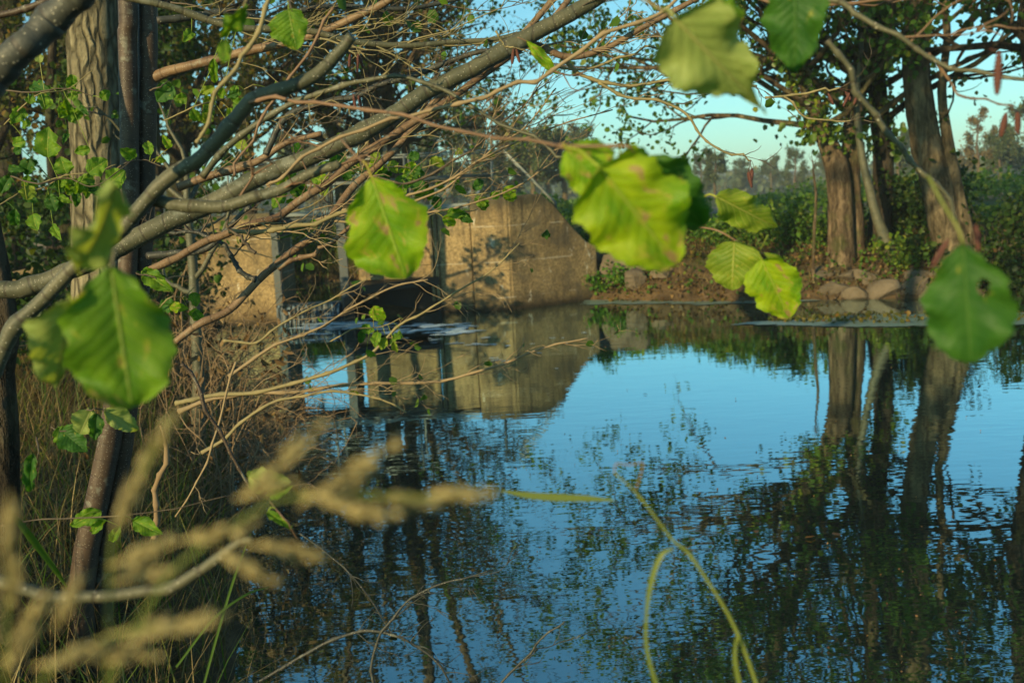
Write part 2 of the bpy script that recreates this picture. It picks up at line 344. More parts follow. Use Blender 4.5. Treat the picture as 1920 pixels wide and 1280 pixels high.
MAT = dict(
    limb = mat_smooth_bark('grey green alder bark', (0.065, 0.070, 0.042), (0.115, 0.11, 0.065)),
    limb_red = mat_smooth_bark('red brown alder bark', (0.125, 0.074, 0.042), (0.225, 0.145, 0.082), dots=170),
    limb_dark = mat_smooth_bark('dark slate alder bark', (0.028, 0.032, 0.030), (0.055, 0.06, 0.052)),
    stem_red = mat_smooth_bark('rusty stem bark', (0.040, 0.027, 0.019), (0.085, 0.055, 0.036), dots=160),
    twig_tan = mat_plain('tan twig bark', (0.18, 0.13, 0.075), (0.30, 0.225, 0.13), 20, 0.7, 0.3, 0.001),
    tangle = mat_plain('weathered bramble bark', (0.13, 0.085, 0.045), (0.30, 0.21, 0.12), 3, 0.8, 0.3, 0.001),
    twig_dark = mat_plain('dark twig bark', (0.05, 0.04, 0.03), (0.12, 0.09, 0.06), 20, 0.7, 0.3, 0.001),
    twig_red = mat_plain('reddish twig bark', (0.14, 0.080, 0.050), (0.22, 0.14, 0.085), 20, 0.6, 0.3, 0.001),
    twig_olive = mat_plain('olive twig bark', (0.16, 0.14, 0.07), (0.27, 0.22, 0.11), 20, 0.7, 0.3, 0.001),
    oak = mat_rough_bark('furrowed pale bark', (0.17, 0.15, 0.095), (0.30, 0.26, 0.17), 17, 0.035, net=True),
    bark = mat_rough_bark('brown alder bark', (0.15, 0.105, 0.065), (0.26, 0.19, 0.12), 11, 0.03, 0.4),
    bark_warm = mat_rough_bark('warm brown bark', (0.14, 0.11, 0.065), (0.25, 0.195, 0.12), 9, 0.02),
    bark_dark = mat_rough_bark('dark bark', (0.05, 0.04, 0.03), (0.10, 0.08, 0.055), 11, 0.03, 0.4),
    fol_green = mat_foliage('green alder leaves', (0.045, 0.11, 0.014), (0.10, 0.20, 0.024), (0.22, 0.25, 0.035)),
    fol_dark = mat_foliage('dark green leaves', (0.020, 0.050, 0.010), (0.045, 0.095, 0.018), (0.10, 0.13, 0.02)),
    fol_autumn = mat_foliage('autumn leaves', (0.07, 0.09, 0.015), (0.16, 0.13, 0.03), (0.26, 0.13, 0.03)),
    fol_far = mat_foliage('far foliage', (0.045, 0.075, 0.03), (0.085, 0.115, 0.045), (0.13, 0.12, 0.05), 0.25),
    fol_far2 = mat_foliage('far autumn foliage', (0.09, 0.085, 0.03), (0.17, 0.125, 0.045), (0.22, 0.14, 0.05), 0.25),
    ivy = mat_foliage('ivy leaves', (0.04, 0.09, 0.012), (0.12, 0.20, 0.02), (0.28, 0.30, 0.04), 0.35, 0.35),
    lush = mat_foliage('lush nettle leaves', (0.05, 0.15, 0.015), (0.12, 0.27, 0.025), (0.25, 0.32, 0.04), 0.45),
    brownleaf = mat_foliage('withered leaves', (0.07, 0.04, 0.018), (0.16, 0.095, 0.04), (0.26, 0.17, 0.07), 0.25),
    drygrass = mat_foliage('dry grass', (0.10, 0.07, 0.03), (0.22, 0.16, 0.07), (0.34, 0.26, 0.12), 0.3, 0.6),
    greengrass = mat_foliage('green grass', (0.05, 0.11, 0.015), (0.12, 0.2, 0.03), (0.28, 0.27, 0.06), 0.4),
    plume = mat_foliage('grass seed husks', (0.36, 0.30, 0.15), (0.55, 0.47, 0.25), (0.66, 0.58, 0.34), 0.35, 0.6),
    reed = mat_foliage('reed stem green', (0.12, 0.16, 0.035), (0.22, 0.26, 0.06), (0.32, 0.28, 0.10), 0.3, 0.45),
    catkin = mat_plain('maroon catkin scales', (0.06, 0.022, 0.018), (0.14, 0.055, 0.042), 300, 0.7, 0.8, 0.001),
    steel = mat_plain('weathered steel', (0.06, 0.075, 0.08), (0.11, 0.12, 0.115), 6, 0.6, 0.2, 0.003, 0.3),
    galv = mat_plain('galvanised tube', (0.13, 0.15, 0.145), (0.20, 0.22, 0.21), 6, 0.45, 0.1, 0.002, 0.5),
    deck = mat_plain('grey deck plate', (0.15, 0.18, 0.18), (0.25, 0.28, 0.27), 3, 0.7, 0.3, 0.004),
    stone = mat_plain('bank stone', (0.08, 0.065, 0.045), (0.20, 0.16, 0.11), 4, 0.9, 0.9, 0.03),
    concrete = mat_concrete('stained concrete'),
    concrete2 = mat_concrete('stained concrete left', 5.3),
    wet_shade_dark = mat_plain('wet dark concrete and void shade', (0.012, 0.011, 0.009), (0.03, 0.025, 0.018), 3, 0.5, 0.3, 0.01),  # wet concrete; its near-black also carries the shade under the gate
    duckweed = mat_plain('sky sheen duckweed film', (0.20, 0.31, 0.31), (0.13, 0.19, 0.12), 3, 0.35, 0.2, 0.004),  # blue-grey tone puts the reflected sky sheen into the film's colour
    foam = mat_plain('river foam', (0.45, 0.62, 0.70), (0.70, 0.84, 0.92), 30, 0.6, 0.5, 0.01),
    water = mat_water('river water'),
)

# ---------------------------------------------------------------- terrain
SHORE = [(1110,563),(1250,566),(1400,566),(1550,562),(1700,560),(1850,556),(2100,545),(2600,520)]
POOL = np.array([tuple(G(x, y)[:2]) for x, y in [(445,1450),(450,1200),(445,1050),(440,930),(430,850),(415,760),(395,690),(380,640),(392,612)]]
                + [(-3.6,15.8),(-2.5,15.9),(0.0,16.4),(1.25,16.9)] + [tuple(G(x, y)[:2]) for x, y in SHORE] + [(30,5),(30,-2),(8,1.2),(2,1.9),(-.2,2.0)])
UP = np.array([(-3.7,15.9),(-0.1,16.5),(0.05,18),(-1.2,19.5),(-4,20.5),(-9,21.5),(-20,23),(-20,19),(-9,18),(-5.2,17)])
def shore_d(px):
    return float(np.interp(px, [p[0] for p in SHORE], [G(*p)[1] for p in SHORE]))
def poly_sd(x, y, poly):
    """signed distance: negative inside"""
    d = np.full(x.shape, 1e9); ins = np.zeros(x.shape, bool); n = len(poly)
    for i in range(n):
        a, b = poly[i], poly[(i+1) % n]; e = b - a
        t = np.clip(((x-a[0])*e[0] + (y-a[1])*e[1]) / e.dot(e), 0, 1)
        d = np.minimum(d, np.hypot(x-a[0]-t*e[0], y-a[1]-t*e[1]))
        cr = ((a[1] > y) != (b[1] > y)) & (x < (b[0]-a[0]) * (y-a[1]) / (b[1]-a[1] + 1e-12) + a[0])
        ins ^= cr
    return np.where(ins, -d, d)
def vnoise(x, y):
    return (np.sin(x*1.7+1.3)*np.cos(y*1.3+.4) + .5*np.sin(x*3.9+y*2.1) + .35*np.sin(x*7.3-y*6.1+1) + .2*np.sin(x*13.1+y*11.7)) / 2
def height(x, y):
    x = np.asarray(x, float); y = np.asarray(y, float)
    sp = poly_sd(x, y, POOL); su = poly_sd(x, y, UP)
    sp = sp + np.where((y < 12) & (x < 1), .13*vnoise(x*2.3, y*2.3), 0.0)
    cap = np.where((y > 15) | ((x > 1.5) & (y > 6)), 0.95, np.where(x < 0, 0.75, 0.4))
    zl = -0.03 + cap * (1 - np.exp(-np.maximum(sp, 0) / 0.9)) + 0.05 * vnoise(x, y) * np.clip(sp, 0, 1)
    weir = np.exp(-((x-1.9)/1.6)**2 - ((y-19.6)/1.7)**2) * 0.36
    z = np.where(sp < 0, np.maximum(-0.8, -0.03 + sp * 0.8), zl + weir * np.clip(sp, 0, 1))
    z = np.where(su < 0, np.minimum(z, np.maximum(-0.4, 0.3 + su * 0.6)), np.where(su < 0.8, np.minimum(z, 0.3 + su * 0.9), z))
    return z
def hz(x, y): return float(height(np.array([x]), np.array([y]))[0])

def axis(a):
    out = []
    for lo, hi, st in a: out += list(np.arange(lo, hi, st))
    return np.array(out + [a[-1][1]])
gx = axis([(-600,-100,50),(-100,-20,8),(-20,-8,1),(-8,12,0.22),(12,30,1.2),(30,100,8),(100,600,50)])
gy = axis([(-60,-6,6),(-6,0,1),(0,25,0.22),(25,45,1.5),(45,120,8),(120,700,50)])
X, Y = np.meshgrid(gx, gy, indexing='ij'); Z = height(X, Y)
far = np.clip((np.hypot(X, Y) - 30) / 60, 0, 1); Z = Z * (1 - far) + 0.9 * far
g = M(); nx, ny = X.shape
i, j = np.meshgrid(np.arange(nx-1), np.arange(ny-1), indexing='ij')
g.add(np.stack([X, Y, Z], -1), np.stack([i*ny+j, (i+1)*ny+j, (i+1)*ny+j+1, i*ny+j+1], -1).reshape(-1, 4))
def mat_ground():
    m, n, l, b, o = new_mat('bank earth and meadow'); p = pos(n)
    sp = nd(n, 'SeparateXYZ'); l.new(p, sp.inputs[0]); y, z = sp.outputs[1], sp.outputs[2]
    earth = mixc(n, l, ramp(n, l, noise(n, l, p, 3, 6), [(0.35, 0.0), (0.65, 1.0)]), (0.05, 0.035, 0.02), (0.14, 0.095, 0.05))
    grass = mixc(n, l, ramp(n, l, noise(n, l, p, 0.5, 6), [(0.35, 0.0), (0.65, 1.0)]), (0.045, 0.085, 0.02), (0.11, 0.14, 0.035))
    c = mixc(n, l, ramp(n, l, math_(n, l, 'ADD', noise(n, l, p, 1.2, 5), math_(n, l, 'MULTIPLY', z, 0.5)), [(0.72, 0.0), (0.95, 0.8)]), earth, grass)
    st = ramp(n, l, math_(n, l, 'DIVIDE', math_(n, l, 'ADD', y, math_(n, l, 'MULTIPLY', noise(n, l, p, 0.08, 3), 8)), 100), [(0.40, 0.0), (0.42, 1.0), (0.55, 1.0), (0.58, 0.0)])
    c = mixc(n, l, st, c, mixc(n, l, noise(n, l, mapping(n, l, p, (0.1, 1, 1)), 1.0, 4), (0.24, 0.16, 0.09), (0.40, 0.29, 0.18)))
    l.new(c, b.inputs['Base Color']); b.inputs['Roughness'].default_value = 0.95; b.inputs['Specular IOR Level'].default_value = 0.1
    bump(n, l, noise(n, l, p, 14, 6, 0.65), b, 1.0, 0.05); return m
tag(g.build('ground', mat_ground()), kind='structure')

w = M(); w.add([(-8,-1,0),(60,-1,0),(60,20,0),(1.2,20,0),(0.1,16.9,0),(-3.6,16.4,0),(-8,16.4,0)], np.zeros((0,4),int)); w.f = [('poly', list(range(7)))]
tag(w.build('water', MAT['water'], smooth=False), kind='structure')
w = M(); w.add([(-25,16.3,.3),(-4.2,16.2,.3),(-3.62,15.62,.3),(-2.58,15.62,.3),(-2.5,16.3,.3),(0.1,16.6,.3),(0.6,20,.3),(-25,25,.3)], np.zeros((0,4),int)); w.f = [('poly', list(range(8)))]
tag(w.build('upstream_water', mat_water('upstream water', 0.0006), smooth=False), kind='structure')

# distant low hills
h = M(); rng = np.random.default_rng(5)
xs = np.linspace(-420, 560, 60)
zt = 9 + 4*np.sin(xs*0.011+1) + 2*np.sin(xs*0.037) + rng.normal(0, .4, 60)
rows = [(420, 0.85*np.ones(60)), (450, zt*0.6), (490, zt), (560, zt*0.9)]
h.add(np.concatenate([np.stack([xs*(r[0]/420), np.full(60, r[0]), r[1]], -1) for r in rows]),
      [(q*60+k, q*60+k+1, (q+1)*60+k+1, (q+1)*60+k) for q in range(3) for k in range(59)])
tag(h.build('hills', mat_plain('wooded hills', (0.04, 0.07, 0.045), (0.10, 0.12, 0.06), 0.08, 0.95, 1.0, 2.0)), kind='structure')

# ---------------------------------------------------------------- vegetation builders
def leaves(T, p, size, rng, hang=0.4, var=None, width=0.42):
    p = np.asarray(p); N = len(p)
    a = rng.normal(0, 1, (N, 3)); a[:, 2] -= hang * 1.5; a /= np.linalg.norm(a, axis=1, keepdims=True)
    r = rng.normal(0, 1, (N, 3)); r[:, 2] += 0.8
    b = np.cross(a, r); b /= (np.linalg.norm(b, axis=1, keepdims=True) + 1e-9); c = np.cross(a, b)
    s = (size * rng.uniform(0.6, 1.3, N))[:, None]
    fold = rng.uniform(0.05, 0.22, N)[:, None]
    pt = lambda u, v, w_: p + s * (u * a + v * b + w_ * c)
    V = np.stack([pt(0,0,0), pt(.28,width,fold), pt(.75,width*.85,fold), pt(1,0,-.06), pt(.75,-width*.85,fold), pt(.28,-width,fold)], 1).reshape(-1, 3)
    k = np.arange(N)[:, None] * 6
    f = np.concatenate([k + [0,1,2,3], k + [0,3,4,5]])
    vv = rng.random(N) ** 1.5 if var is None else np.clip(var + rng.normal(0, .2, N), 0, 1)
    T.add(V, f, None, np.repeat(vv, 6))

def grow(T, p, d, L, r, lvl, rng, ends, kids=(6, 5), up=0.05, wob=0.16, ang=0.8, sides=(7, 5, 4, 3), r_end=0.3, shrink=0.42):
    n = 7 if lvl > 0 else 5
    path = [np.array(p)]; d = unit(d); q = path[0]
    for i in range(n):
        d = unit(d + rng.normal(0, wob, 3) + np.array([0, 0, up])); q = q + d * L / n; path.append(q)
    path = np.array(path); rad = r * np.linspace(1, r_end, n + 1)
    T.tube(path, rad, sides[max(0, 3 - lvl)] if lvl < 4 else 7, rng.random(), cap=False)
    if lvl == 0: ends.append(path); return
    k = kids[lvl - 1] if lvl - 1 < len(kids) else 6
    for c in range(k):
        t = rng.uniform(0.25, 1.0) if c else 1.0; i = min(int(t * n), n - 1); fr = t * n - i
        base = path[i] * (1 - fr) + path[i+1] * fr
        td = unit(path[i+1] - path[i]); sd_ = unit(np.cross(td, rng.normal(0, 1, 3)))
        cd_ = td * math.cos(ang * rng.uniform(.5, 1.2)) + sd_ * math.sin(ang * rng.uniform(.5, 1.2))
        grow(T, base, cd_, L * shrink * rng.uniform(.7, 1.35) * (1.1 - .4 * t), max(rad[i] * .55, 0.0016), lvl - 1, rng, ends, kids, up, wob * 1.15, ang, sides, r_end, shrink)

def ivy_on(T, path, rad, n, size, rng, spread=1.6):
    i = rng.integers(0, len(path) - 1, n); t = rng.random(n)[:, None]
    p = path[i] * (1 - t) + path[i + 1] * t; r = rad[i]
    a = rng.uniform(0, 2 * math.pi, n); k = (r + np.abs(rng.normal(0, .08 * spread, n)))
    p = p + np.stack([np.cos(a) * k, np.sin(a) * k, np.zeros(n)], -1)
    leaves(T, p, size * 1.15, rng, .8)

def tree(name, label, stems, fol, bark, seed, n_limbs=14, zlo=2.0, limb=3.0, lsize=0.08, per=12, kids=(5, 6), group=None, ivy=None, cat='tree', up=0.06, crown_name='crown', az=None, hang=0.4):
    """stems: list of (world path (k,3), radii (k,)) ; limbs spring from them above zlo"""
    rng = np.random.default_rng(seed)
    base = stems[0][0][0]
    t = thing(name, label, cat, base, group)
    tb, lf, ends, paths = M(), M(), [], []
    for pts, rad in stems:
        pa = smooth_path(np.column_stack([pts, rad]), n=28)
        pth, rr = pa[:, :3], pa[:, 3]
        tb.tube(pth, rr, 12, 0.5, 0.035, rng); paths.append((pth, rr))
    for q in range(n_limbs):
        pth, rr = paths[q % len(paths)]
        ok = np.where(pth[:, 2] > zlo)[0]
        if not len(ok): continue
        i = ok[int(rng.random() * len(ok))]
        a = rng.uniform(0, 2 * math.pi) if az is None else az[0] + rng.normal(0, az[1])
        d = np.array([math.cos(a), math.sin(a), rng.uniform(.05, .8)])
        grow(tb, pth[i], d, limb * rng.uniform(.7, 1.2), max(rr[i] * .4, .018), 2, rng, ends, kids, up)
    for pth, rr in paths: grow(tb, pth[-1], pth[-1] - pth[-2], limb * .8, rr[-1], 2, rng, ends, kids, up)
    if per:
        pp = []
        for e in ends:
            m_ = rng.poisson(per)
            if m_:
                i = rng.integers(1, len(e), m_); pp.append(e[i] + rng.normal(0, lsize * .9, (m_, 3)))
        leaves(lf, np.vstack(pp), lsize, rng, hang)
    tb.build('trunk', bark, t)
    if per: lf.build(crown_name, fol, t)
    if ivy:
        iv = M()
        for (si, z0, z1, n, spread) in ivy:
            pth, rr = paths[si]; ok = (pth[:, 2] > z0) & (pth[:, 2] < z1)
            if ok.sum() > 2: ivy_on(iv, pth[ok], rr[ok], n, .085, rng, spread)
        iv.build('ivy', MAT['ivy'], t)
    return t

def stem_px(pts, D, wpx, top=None, dtop=(0, 0), rtop=None):
    """trunk from photo pixels: pts [(px,py)], widths in px at each"""
    out = [P(x, y, D) for x, y in pts]; r = [w_ / 2 * D / F_PX for w_ in wpx]
    if top:
        e = out[-1]; out.append(np.array([e[0] + dtop[0]*.5, e[1] + dtop[1]*.5, (e[2] + top) / 2])); r.append(r[-1] * .8)
        out.append(np.array([e[0] + dtop[0], e[1] + dtop[1], top])); r.append(rtop or r[-2] * .45)
    # root flare sunk in the ground
    b = out[0]; z = hz(b[0], b[1])
    out.insert(0, np.array([b[0], b[1], min(z, b[2]) - .15])); r.insert(0, r[0] * 1.25)
    return np.array(out), np.array(r)

# ---------------------------------------------------------------- the weir
def at(px, D): return (px - 960) / F_PX * D
def grid_wall(T, quad, nu, nv, rng, amp=0.006):
    """slightly uneven vertical wall between two plan points with z ranges"""
    (a, za0, za1), (b, zb0, zb1) = quad
    u = np.linspace(0, 1, nu)[:, None]; v = np.linspace(0, 1, nv)[None]
    x = a[0] + (b[0]-a[0]) * u + 0*v; y = a[1] + (b[1]-a[1]) * u + 0*v + rng.normal(0, amp, (nu, nv))
    z = (za0 + (zb0-za0)*u) * (1-v) + (za1 + (zb1-za1)*u) * v
    i, j = np.meshgrid(np.arange(nu-1), np.arange(nv-1), indexing='ij')
    T.add(np.stack([x, y, z], -1), np.stack([i*nv+j, (i+1)*nv+j, (i+1)*nv+j+1, i*nv+j+1], -1).reshape(-1, 4))
def bevelled(o, wd=0.02):
    b = o.modifiers.new('edge', 'BEVEL'); b.width = wd; b.segments = 2; b.limit_method = 'ANGLE'; return o
rng = np.random.default_rng(3)
ab = thing('concrete_abutment', 'stained concrete abutment with sloping wing wall beside the sluice opening', 'weir wall', (0.0, 16.4, 0))
m = M(); m.prism([(-0.56,15.88),(0.04,15.86),(0.04,17.5),(-0.56,17.5)], -0.9, [1.76,1.79,1.80,1.77])
bevelled(m.build('pier', MAT['concrete'], ab, False), .03)
m = M(); m.prism([(-1.10,15.95),(-0.563,15.93),(-0.563,17.3),(-1.10,17.3)], -0.9, 1.60)
bevelled(m.build('side_pier', MAT['concrete'], ab, False), .025)
m = M()
line = [(0.043,15.866,1.79),(0.60,16.26,1.82),(0.80,16.40,1.64),(1.08,16.60,1.28),(1.34,16.78,0.99),(1.52,16.91,0.92)]
fr_, bk_ = [(x, y) for x, y, z in line], [(x-.27, y+.27) for x, y, z in line]
V = []
for (x, y, z), (bx, by) in zip(line, bk_): V += [(x, y, -.9), (x, y, z), (bx, by, z), (bx, by, -.9)]
F_ = [(4*k+q, 4*k+4+q, 4*k+4+(q+1) % 4, 4*k+(q+1) % 4) for k in range(5) for q in range(4)] + [(0,1,2,3), (23,22,21,20)]
m.add(V, F_)
bevelled(m.build('wing_wall', MAT['concrete'], ab, False), .03)

lp = thing('concrete_pier', 'weathered concrete pier left of the small waterfall, seen through the twigs', 'weir wall', (-4.2, 16.2, 0))
m = M(); m.prism([(-4.75,15.75),(-3.63,15.50),(-3.63,17.0),(-4.75,17.0)], -0.9, [1.72,1.74,1.74,1.72])
bevelled(m.build('pier', MAT['concrete2'], lp, False), .03)
m = M(); m.prism([(-7.8,14.8),(-4.753,15.8),(-4.753,16.2),(-7.8,15.2)], -0.5, [1.0,1.5,1.5,1.0])
bevelled(m.build('wing_wall', MAT['concrete2'], lp, False), .03)

sg = thing('sluice_gate', 'buff sluice gate panel with dark lower beam above the black opening', 'sluice gate', (-1.9, 16.0, 0.3))
m = M()
for k in range(5):
    z0 = .58 + k * .20; m.box((-2.40, 16.05 + .004*(k % 2), z0), (-1.24, 16.17, z0 + .194), k / 4)
bevelled(m.build('gate_panel', MAT['concrete'], sg, False), .008)
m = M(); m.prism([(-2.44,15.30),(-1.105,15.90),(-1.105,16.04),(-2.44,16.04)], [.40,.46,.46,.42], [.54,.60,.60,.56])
bevelled(m.build('beam', MAT['wet_shade_dark'], sg, False), .012)
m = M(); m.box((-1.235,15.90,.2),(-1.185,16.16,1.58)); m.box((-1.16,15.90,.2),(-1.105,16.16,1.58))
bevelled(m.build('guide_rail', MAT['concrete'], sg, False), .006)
m = M(); m.box((-2.62,16.2,-.9),(-1.1,16.28,.56)); m.box((-2.56,15.3,-.9),(-2.40,16.19,.38)); m.box((-1.16,16.0,-.9),(-1.104,16.19,.40))  # near-black walls close the opening, the void's shade put into their colour
bevelled(m.build('culvert_void', MAT['wet_shade_dark'], sg, False), .01)

for x, y, z0, z1, wd, lab in ((-2.545,15.5,-.6,1.60,.13,'dark steel channel post between the waterfall and the sluice gate'), (-3.56,15.42,-.6,1.48,.10,'slim slate steel post standing against the pier by the waterfall')):
    t = thing('steel_post', lab, 'post', (x, y, z0)); m = M(); h = wd / 2
    m.box((x-h,y-.07,z0),(x+h,y-.055,z1)); m.box((x-h,y-.0549,z0),(x-h+.014,y+.05,z1)); m.box((x+h-.014,y-.0549,z0),(x+h,y+.05,z1))
    m.build('channel', MAT['steel'], t, False)
    m = M()
    m.tube([(x, y-.082, 1.2), (x, y-.069, 1.2)], .016, 6)
    m.build('bolt', MAT['steel'], t, False)

br = thing('footbridge', 'narrow grey footbridge deck with pipe railings crossing over the weir', 'footbridge', (-2.2, 16.3, 1.62))
m = M(); m.prism([(-4.4,15.75),(-.58,15.98),(-.58,16.85),(-4.4,16.6)], 1.66, 1.73)
bevelled(m.build('deck', MAT['deck'], br, False), .006)
m = M()
m.tube([(-3.6,15.9,1.60),(-1.1,16.05,1.60)], .045, 8)
m.tube([(-3.6,16.5,1.60),(-1.1,16.7,1.60)], .045, 8); m.build('girder', MAT['steel'], br, False)
for nm, off in (('front', 0.0), ('rear', .78)):
    rl = M(); a = np.array([-4.3, 15.8+off, 0]); b = np.array([-.18, 16.04+off, 0])
    end = np.array([.02, 16.1+off, 2.54]); foot = np.array([.84, 16.62+off*.4, 1.66])
    rl.tube([a+[0,0,2.52], b+[0,0,2.54], end], .014, 8); rl.tube([a+[0,0,2.14], b+[0,0,2.16]], .015, 8)
    rl.tube([end, foot, foot-[0,0,.16]], .019, 8); rl.build('handrail', MAT['galv'], br)
    for k in range(4):
        p_ = a + (b-a)*k/3; q = M(); q.tube([p_+[0,0,1.68 if k < 3 else 1.76], p_+[0,0,2.53]], .018, 8)
        q.box((p_[0]-.05,p_[1]-.05,1.70 if k < 3 else 1.79),(p_[0]+.05,p_[1]+.05,1.712 if k < 3 else 1.802)); q.build('rail_post', MAT['galv'], br)

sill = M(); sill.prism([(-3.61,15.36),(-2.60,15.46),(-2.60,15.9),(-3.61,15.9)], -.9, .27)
tag(bevelled(sill.build('weir_sill', MAT['wet_shade_dark'], None, False), .03), 'low black weir sill under the thin falling water', 'weir sill')
# falling water: a thin curved sheet with strands
wf = M(); rng = np.random.default_rng(8); NU, NV = 60, 12
A_, B_ = np.array([-3.61,15.33]), np.array([-2.62,15.43]); dr = unit(np.array([B_[1]-A_[1], -(B_[0]-A_[0])]))
uu = np.linspace(0, 1, NU); strand = rng.normal(0, .010, NU)
V = []
for k in range(NU):
    for q in range(NV):
        t = q / (NV-1); out = -.25 + .25*min(1, t*3) + .10*max(0, t-.33) ; z = .312 if t < .3 else .312 - .34*((t-.3)/.7)**1.6
        pxy = A_ + (B_-A_)*uu[k] + dr*(out + strand[k]*t*1.5); V.append((pxy[0], pxy[1], z + rng.normal(0, .002)))
i, j = np.meshgrid(np.arange(NU-1), np.arange(NV-1), indexing='ij')
f = np.stack([i*NV+j, (i+1)*NV+j, (i+1)*NV+j+1, i*NV+j+1], -1).reshape(-1, 4)
wf.add(V, f[(rng.random(len(f)) > .12) | (f[:, 0] % NV < 5)])
def mat_fall():
    m_, n, l, b, o = new_mat('falling water'); p = pos(n)
    s = ramp(n, l, noise(n, l, mapping(n, l, p, (16, 16, 1.2)), 2.0, 3), [(0.52, 0.0), (0.72, 1.0)])
    l.new(mixc(n, l, s, (0.008, 0.018, 0.024), (0.22, 0.32, 0.40)), b.inputs['Base Color']); b.inputs['Roughness'].default_value = 0.45; b.inputs['Specular IOR Level'].default_value = 0.25
    bump(n, l, s, b, .3, .006); return m_
tag(wf.build('waterfall', mat_fall()), 'thin glassy sheet of water falling over the dark sill', 'waterfall', None, 'stuff')

# foam rafts drifting from the fall
def blob_sheet(T, c, r, asp, rng, z, n=18, rot=0.0, var=None):
    a = np.linspace(0, 2*math.pi, n, endpoint=False)
    k = r * (1 + .28*np.sin(a*2+rng.uniform(0,6)) + .2*np.sin(a*3+rng.uniform(0,6)) + .1*rng.normal(size=n))
    x, y = np.cos(a)*k*asp, np.sin(a)*k
    X_ = c[0] + x*math.cos(rot) - y*math.sin(rot); Y_ = c[1] + x*math.sin(rot) + y*math.cos(rot)
    v = np.vstack([[c[0], c[1], z+.002], np.stack([X_, Y_, np.full(n, z)], -1)])
    T.add(v, [(0, 1+q, 1+(q+1) % n) for q in range(n)], None, rng.random() if var is None else var)
fm = M(); rng = np.random.default_rng(11)
for (x0, x1, y0, y1, N, s) in ((560,700,603,618,46,.075),(690,880,606,628,80,.06),(560,640,618,640,10,.05),(740,960,632,650,16,.03),(880,1130,604,700,12,.018),(560,700,596,606,18,.05)):
    for q in range(N):
        c = G(rng.uniform(x0, x1), rng.uniform(y0, y1)); blob_sheet(fm, c, s*rng.uniform(.4,1.3), rng.uniform(1.2,3.2), rng, .006 + .0015*rng.random())
tag(fm.build('foam', MAT['foam']), 'pale blue foam patches drifting below the sluice', 'foam', None, 'stuff')

# surface film / duckweed at the far bank
dw = M(); rng = np.random.default_rng(12)
for q in range(260):
    px = rng.uniform(1120, 1500); blob_sheet(dw, G(px, 566 + rng.normal(0, 1.6) + (px-1120)*-.006), rng.uniform(.04,.12), rng.uniform(2,4), rng, .004+.003*rng.random())
for q in range(2000):
    px = rng.uniform(1410, 2080); t = np.clip((px-1410)/200, .12, 1)
    blob_sheet(dw, G(px, 606 - (px-1410)*.014 + rng.uniform(-11, 9)*t), rng.uniform(.02,.075), rng.uniform(1.2,3.2), rng, .004+.004*rng.random(), var=min(1, max(0, (px-1500)/300)))
tag(dw.build('duckweed', MAT['duckweed']), 'blue grey sky sheen duckweed film lying along the far waterline', 'duckweed', None, 'stuff')
lt = M(); q = []
for k in range(900):
    px = rng.uniform(1440, 2050) if k % 4 else rng.uniform(1130, 1500); t = np.clip((px-1410)/200, .2, 1)
    yy = (604 - (px-1410)*.014 + rng.uniform(-12, 7)*t) if k % 4 else 564 + rng.normal(0, 2)
    c = G(px, yy); q.append((c[0], c[1], .012))
leaves(lt, q, .055, rng, -.1)
tag(lt.build('leaf_litter', MAT['fol_autumn']), 'yellow and brown fallen leaves caught on the duckweed', 'leaf litter', None, 'stuff')

# ---------------------------------------------------------------- trees on the right bank
D = 15.6
a1 = stem_px([(1578,512),(1576,400),(1568,310),(1540,240),(1508,140),(1492,50),(1488,-20)], D, [58,46,44,32,30,28,26], 12.5, (-2.6,.8))
a2 = stem_px([(1602,508),(1600,400),(1594,310),(1602,220),(1616,110),(1628,-20)], D+.15, [46,36,34,34,30,28], 13.5, (.6,1))
tree('riverside_alder', 'ivy clad forked alder with a thick double trunk on the right bank', [a1, a2], MAT['fol_green'], MAT['bark'], 21, 54, 2.4, 4.0, .085, 11,
     az=(math.pi, 1.3), ivy=[(0,2.1,7,380,1.5),(1,2.1,8,320,1.2),(0,2.3,4.0,420,3.6)], group='alders on the right bank')
b1 = stem_px([(1640,500),(1652,400),(1656,300),(1648,200),(1642,100),(1655,-20)], 16.1, [48,40,37,35,32,29], 13, (.9,-.5))
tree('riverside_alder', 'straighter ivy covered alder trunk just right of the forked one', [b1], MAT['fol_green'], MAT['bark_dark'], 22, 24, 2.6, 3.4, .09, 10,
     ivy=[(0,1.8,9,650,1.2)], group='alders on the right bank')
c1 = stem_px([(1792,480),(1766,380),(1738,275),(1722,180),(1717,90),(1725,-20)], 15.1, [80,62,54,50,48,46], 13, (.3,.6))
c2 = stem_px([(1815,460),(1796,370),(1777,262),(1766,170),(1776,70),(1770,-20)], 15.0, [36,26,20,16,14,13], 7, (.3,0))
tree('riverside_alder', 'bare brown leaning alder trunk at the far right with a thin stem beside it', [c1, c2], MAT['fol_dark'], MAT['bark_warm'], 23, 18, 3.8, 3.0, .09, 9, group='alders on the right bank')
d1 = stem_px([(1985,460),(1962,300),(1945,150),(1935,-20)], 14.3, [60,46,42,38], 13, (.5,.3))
tree('riverside_alder', 'dark alder trunk cut off by the right edge of the picture', [d1], MAT['fol_dark'], MAT['bark_dark'], 24, 20, 3.0, 3.0, .10, 8, group='alders on the right bank')  # dark bark and crown colours also stand in for darkening at the frame edge
e1 = stem_px([(1672,478),(1645,410),(1628,345),(1614,280),(1606,200),(1612,110)], 15.3, [24,19,16,14,11,9])
tree('pale_sapling', 'pale grey slanting sapling in front of the second alder', [e1], MAT['fol_green'], MAT['limb'], 25, 3, 3.2, 1.2, .09, 5)
e2 = stem_px([(1525,480),(1527,430),(1530,370),(1526,330)], 15.3, [6,6,5,4])
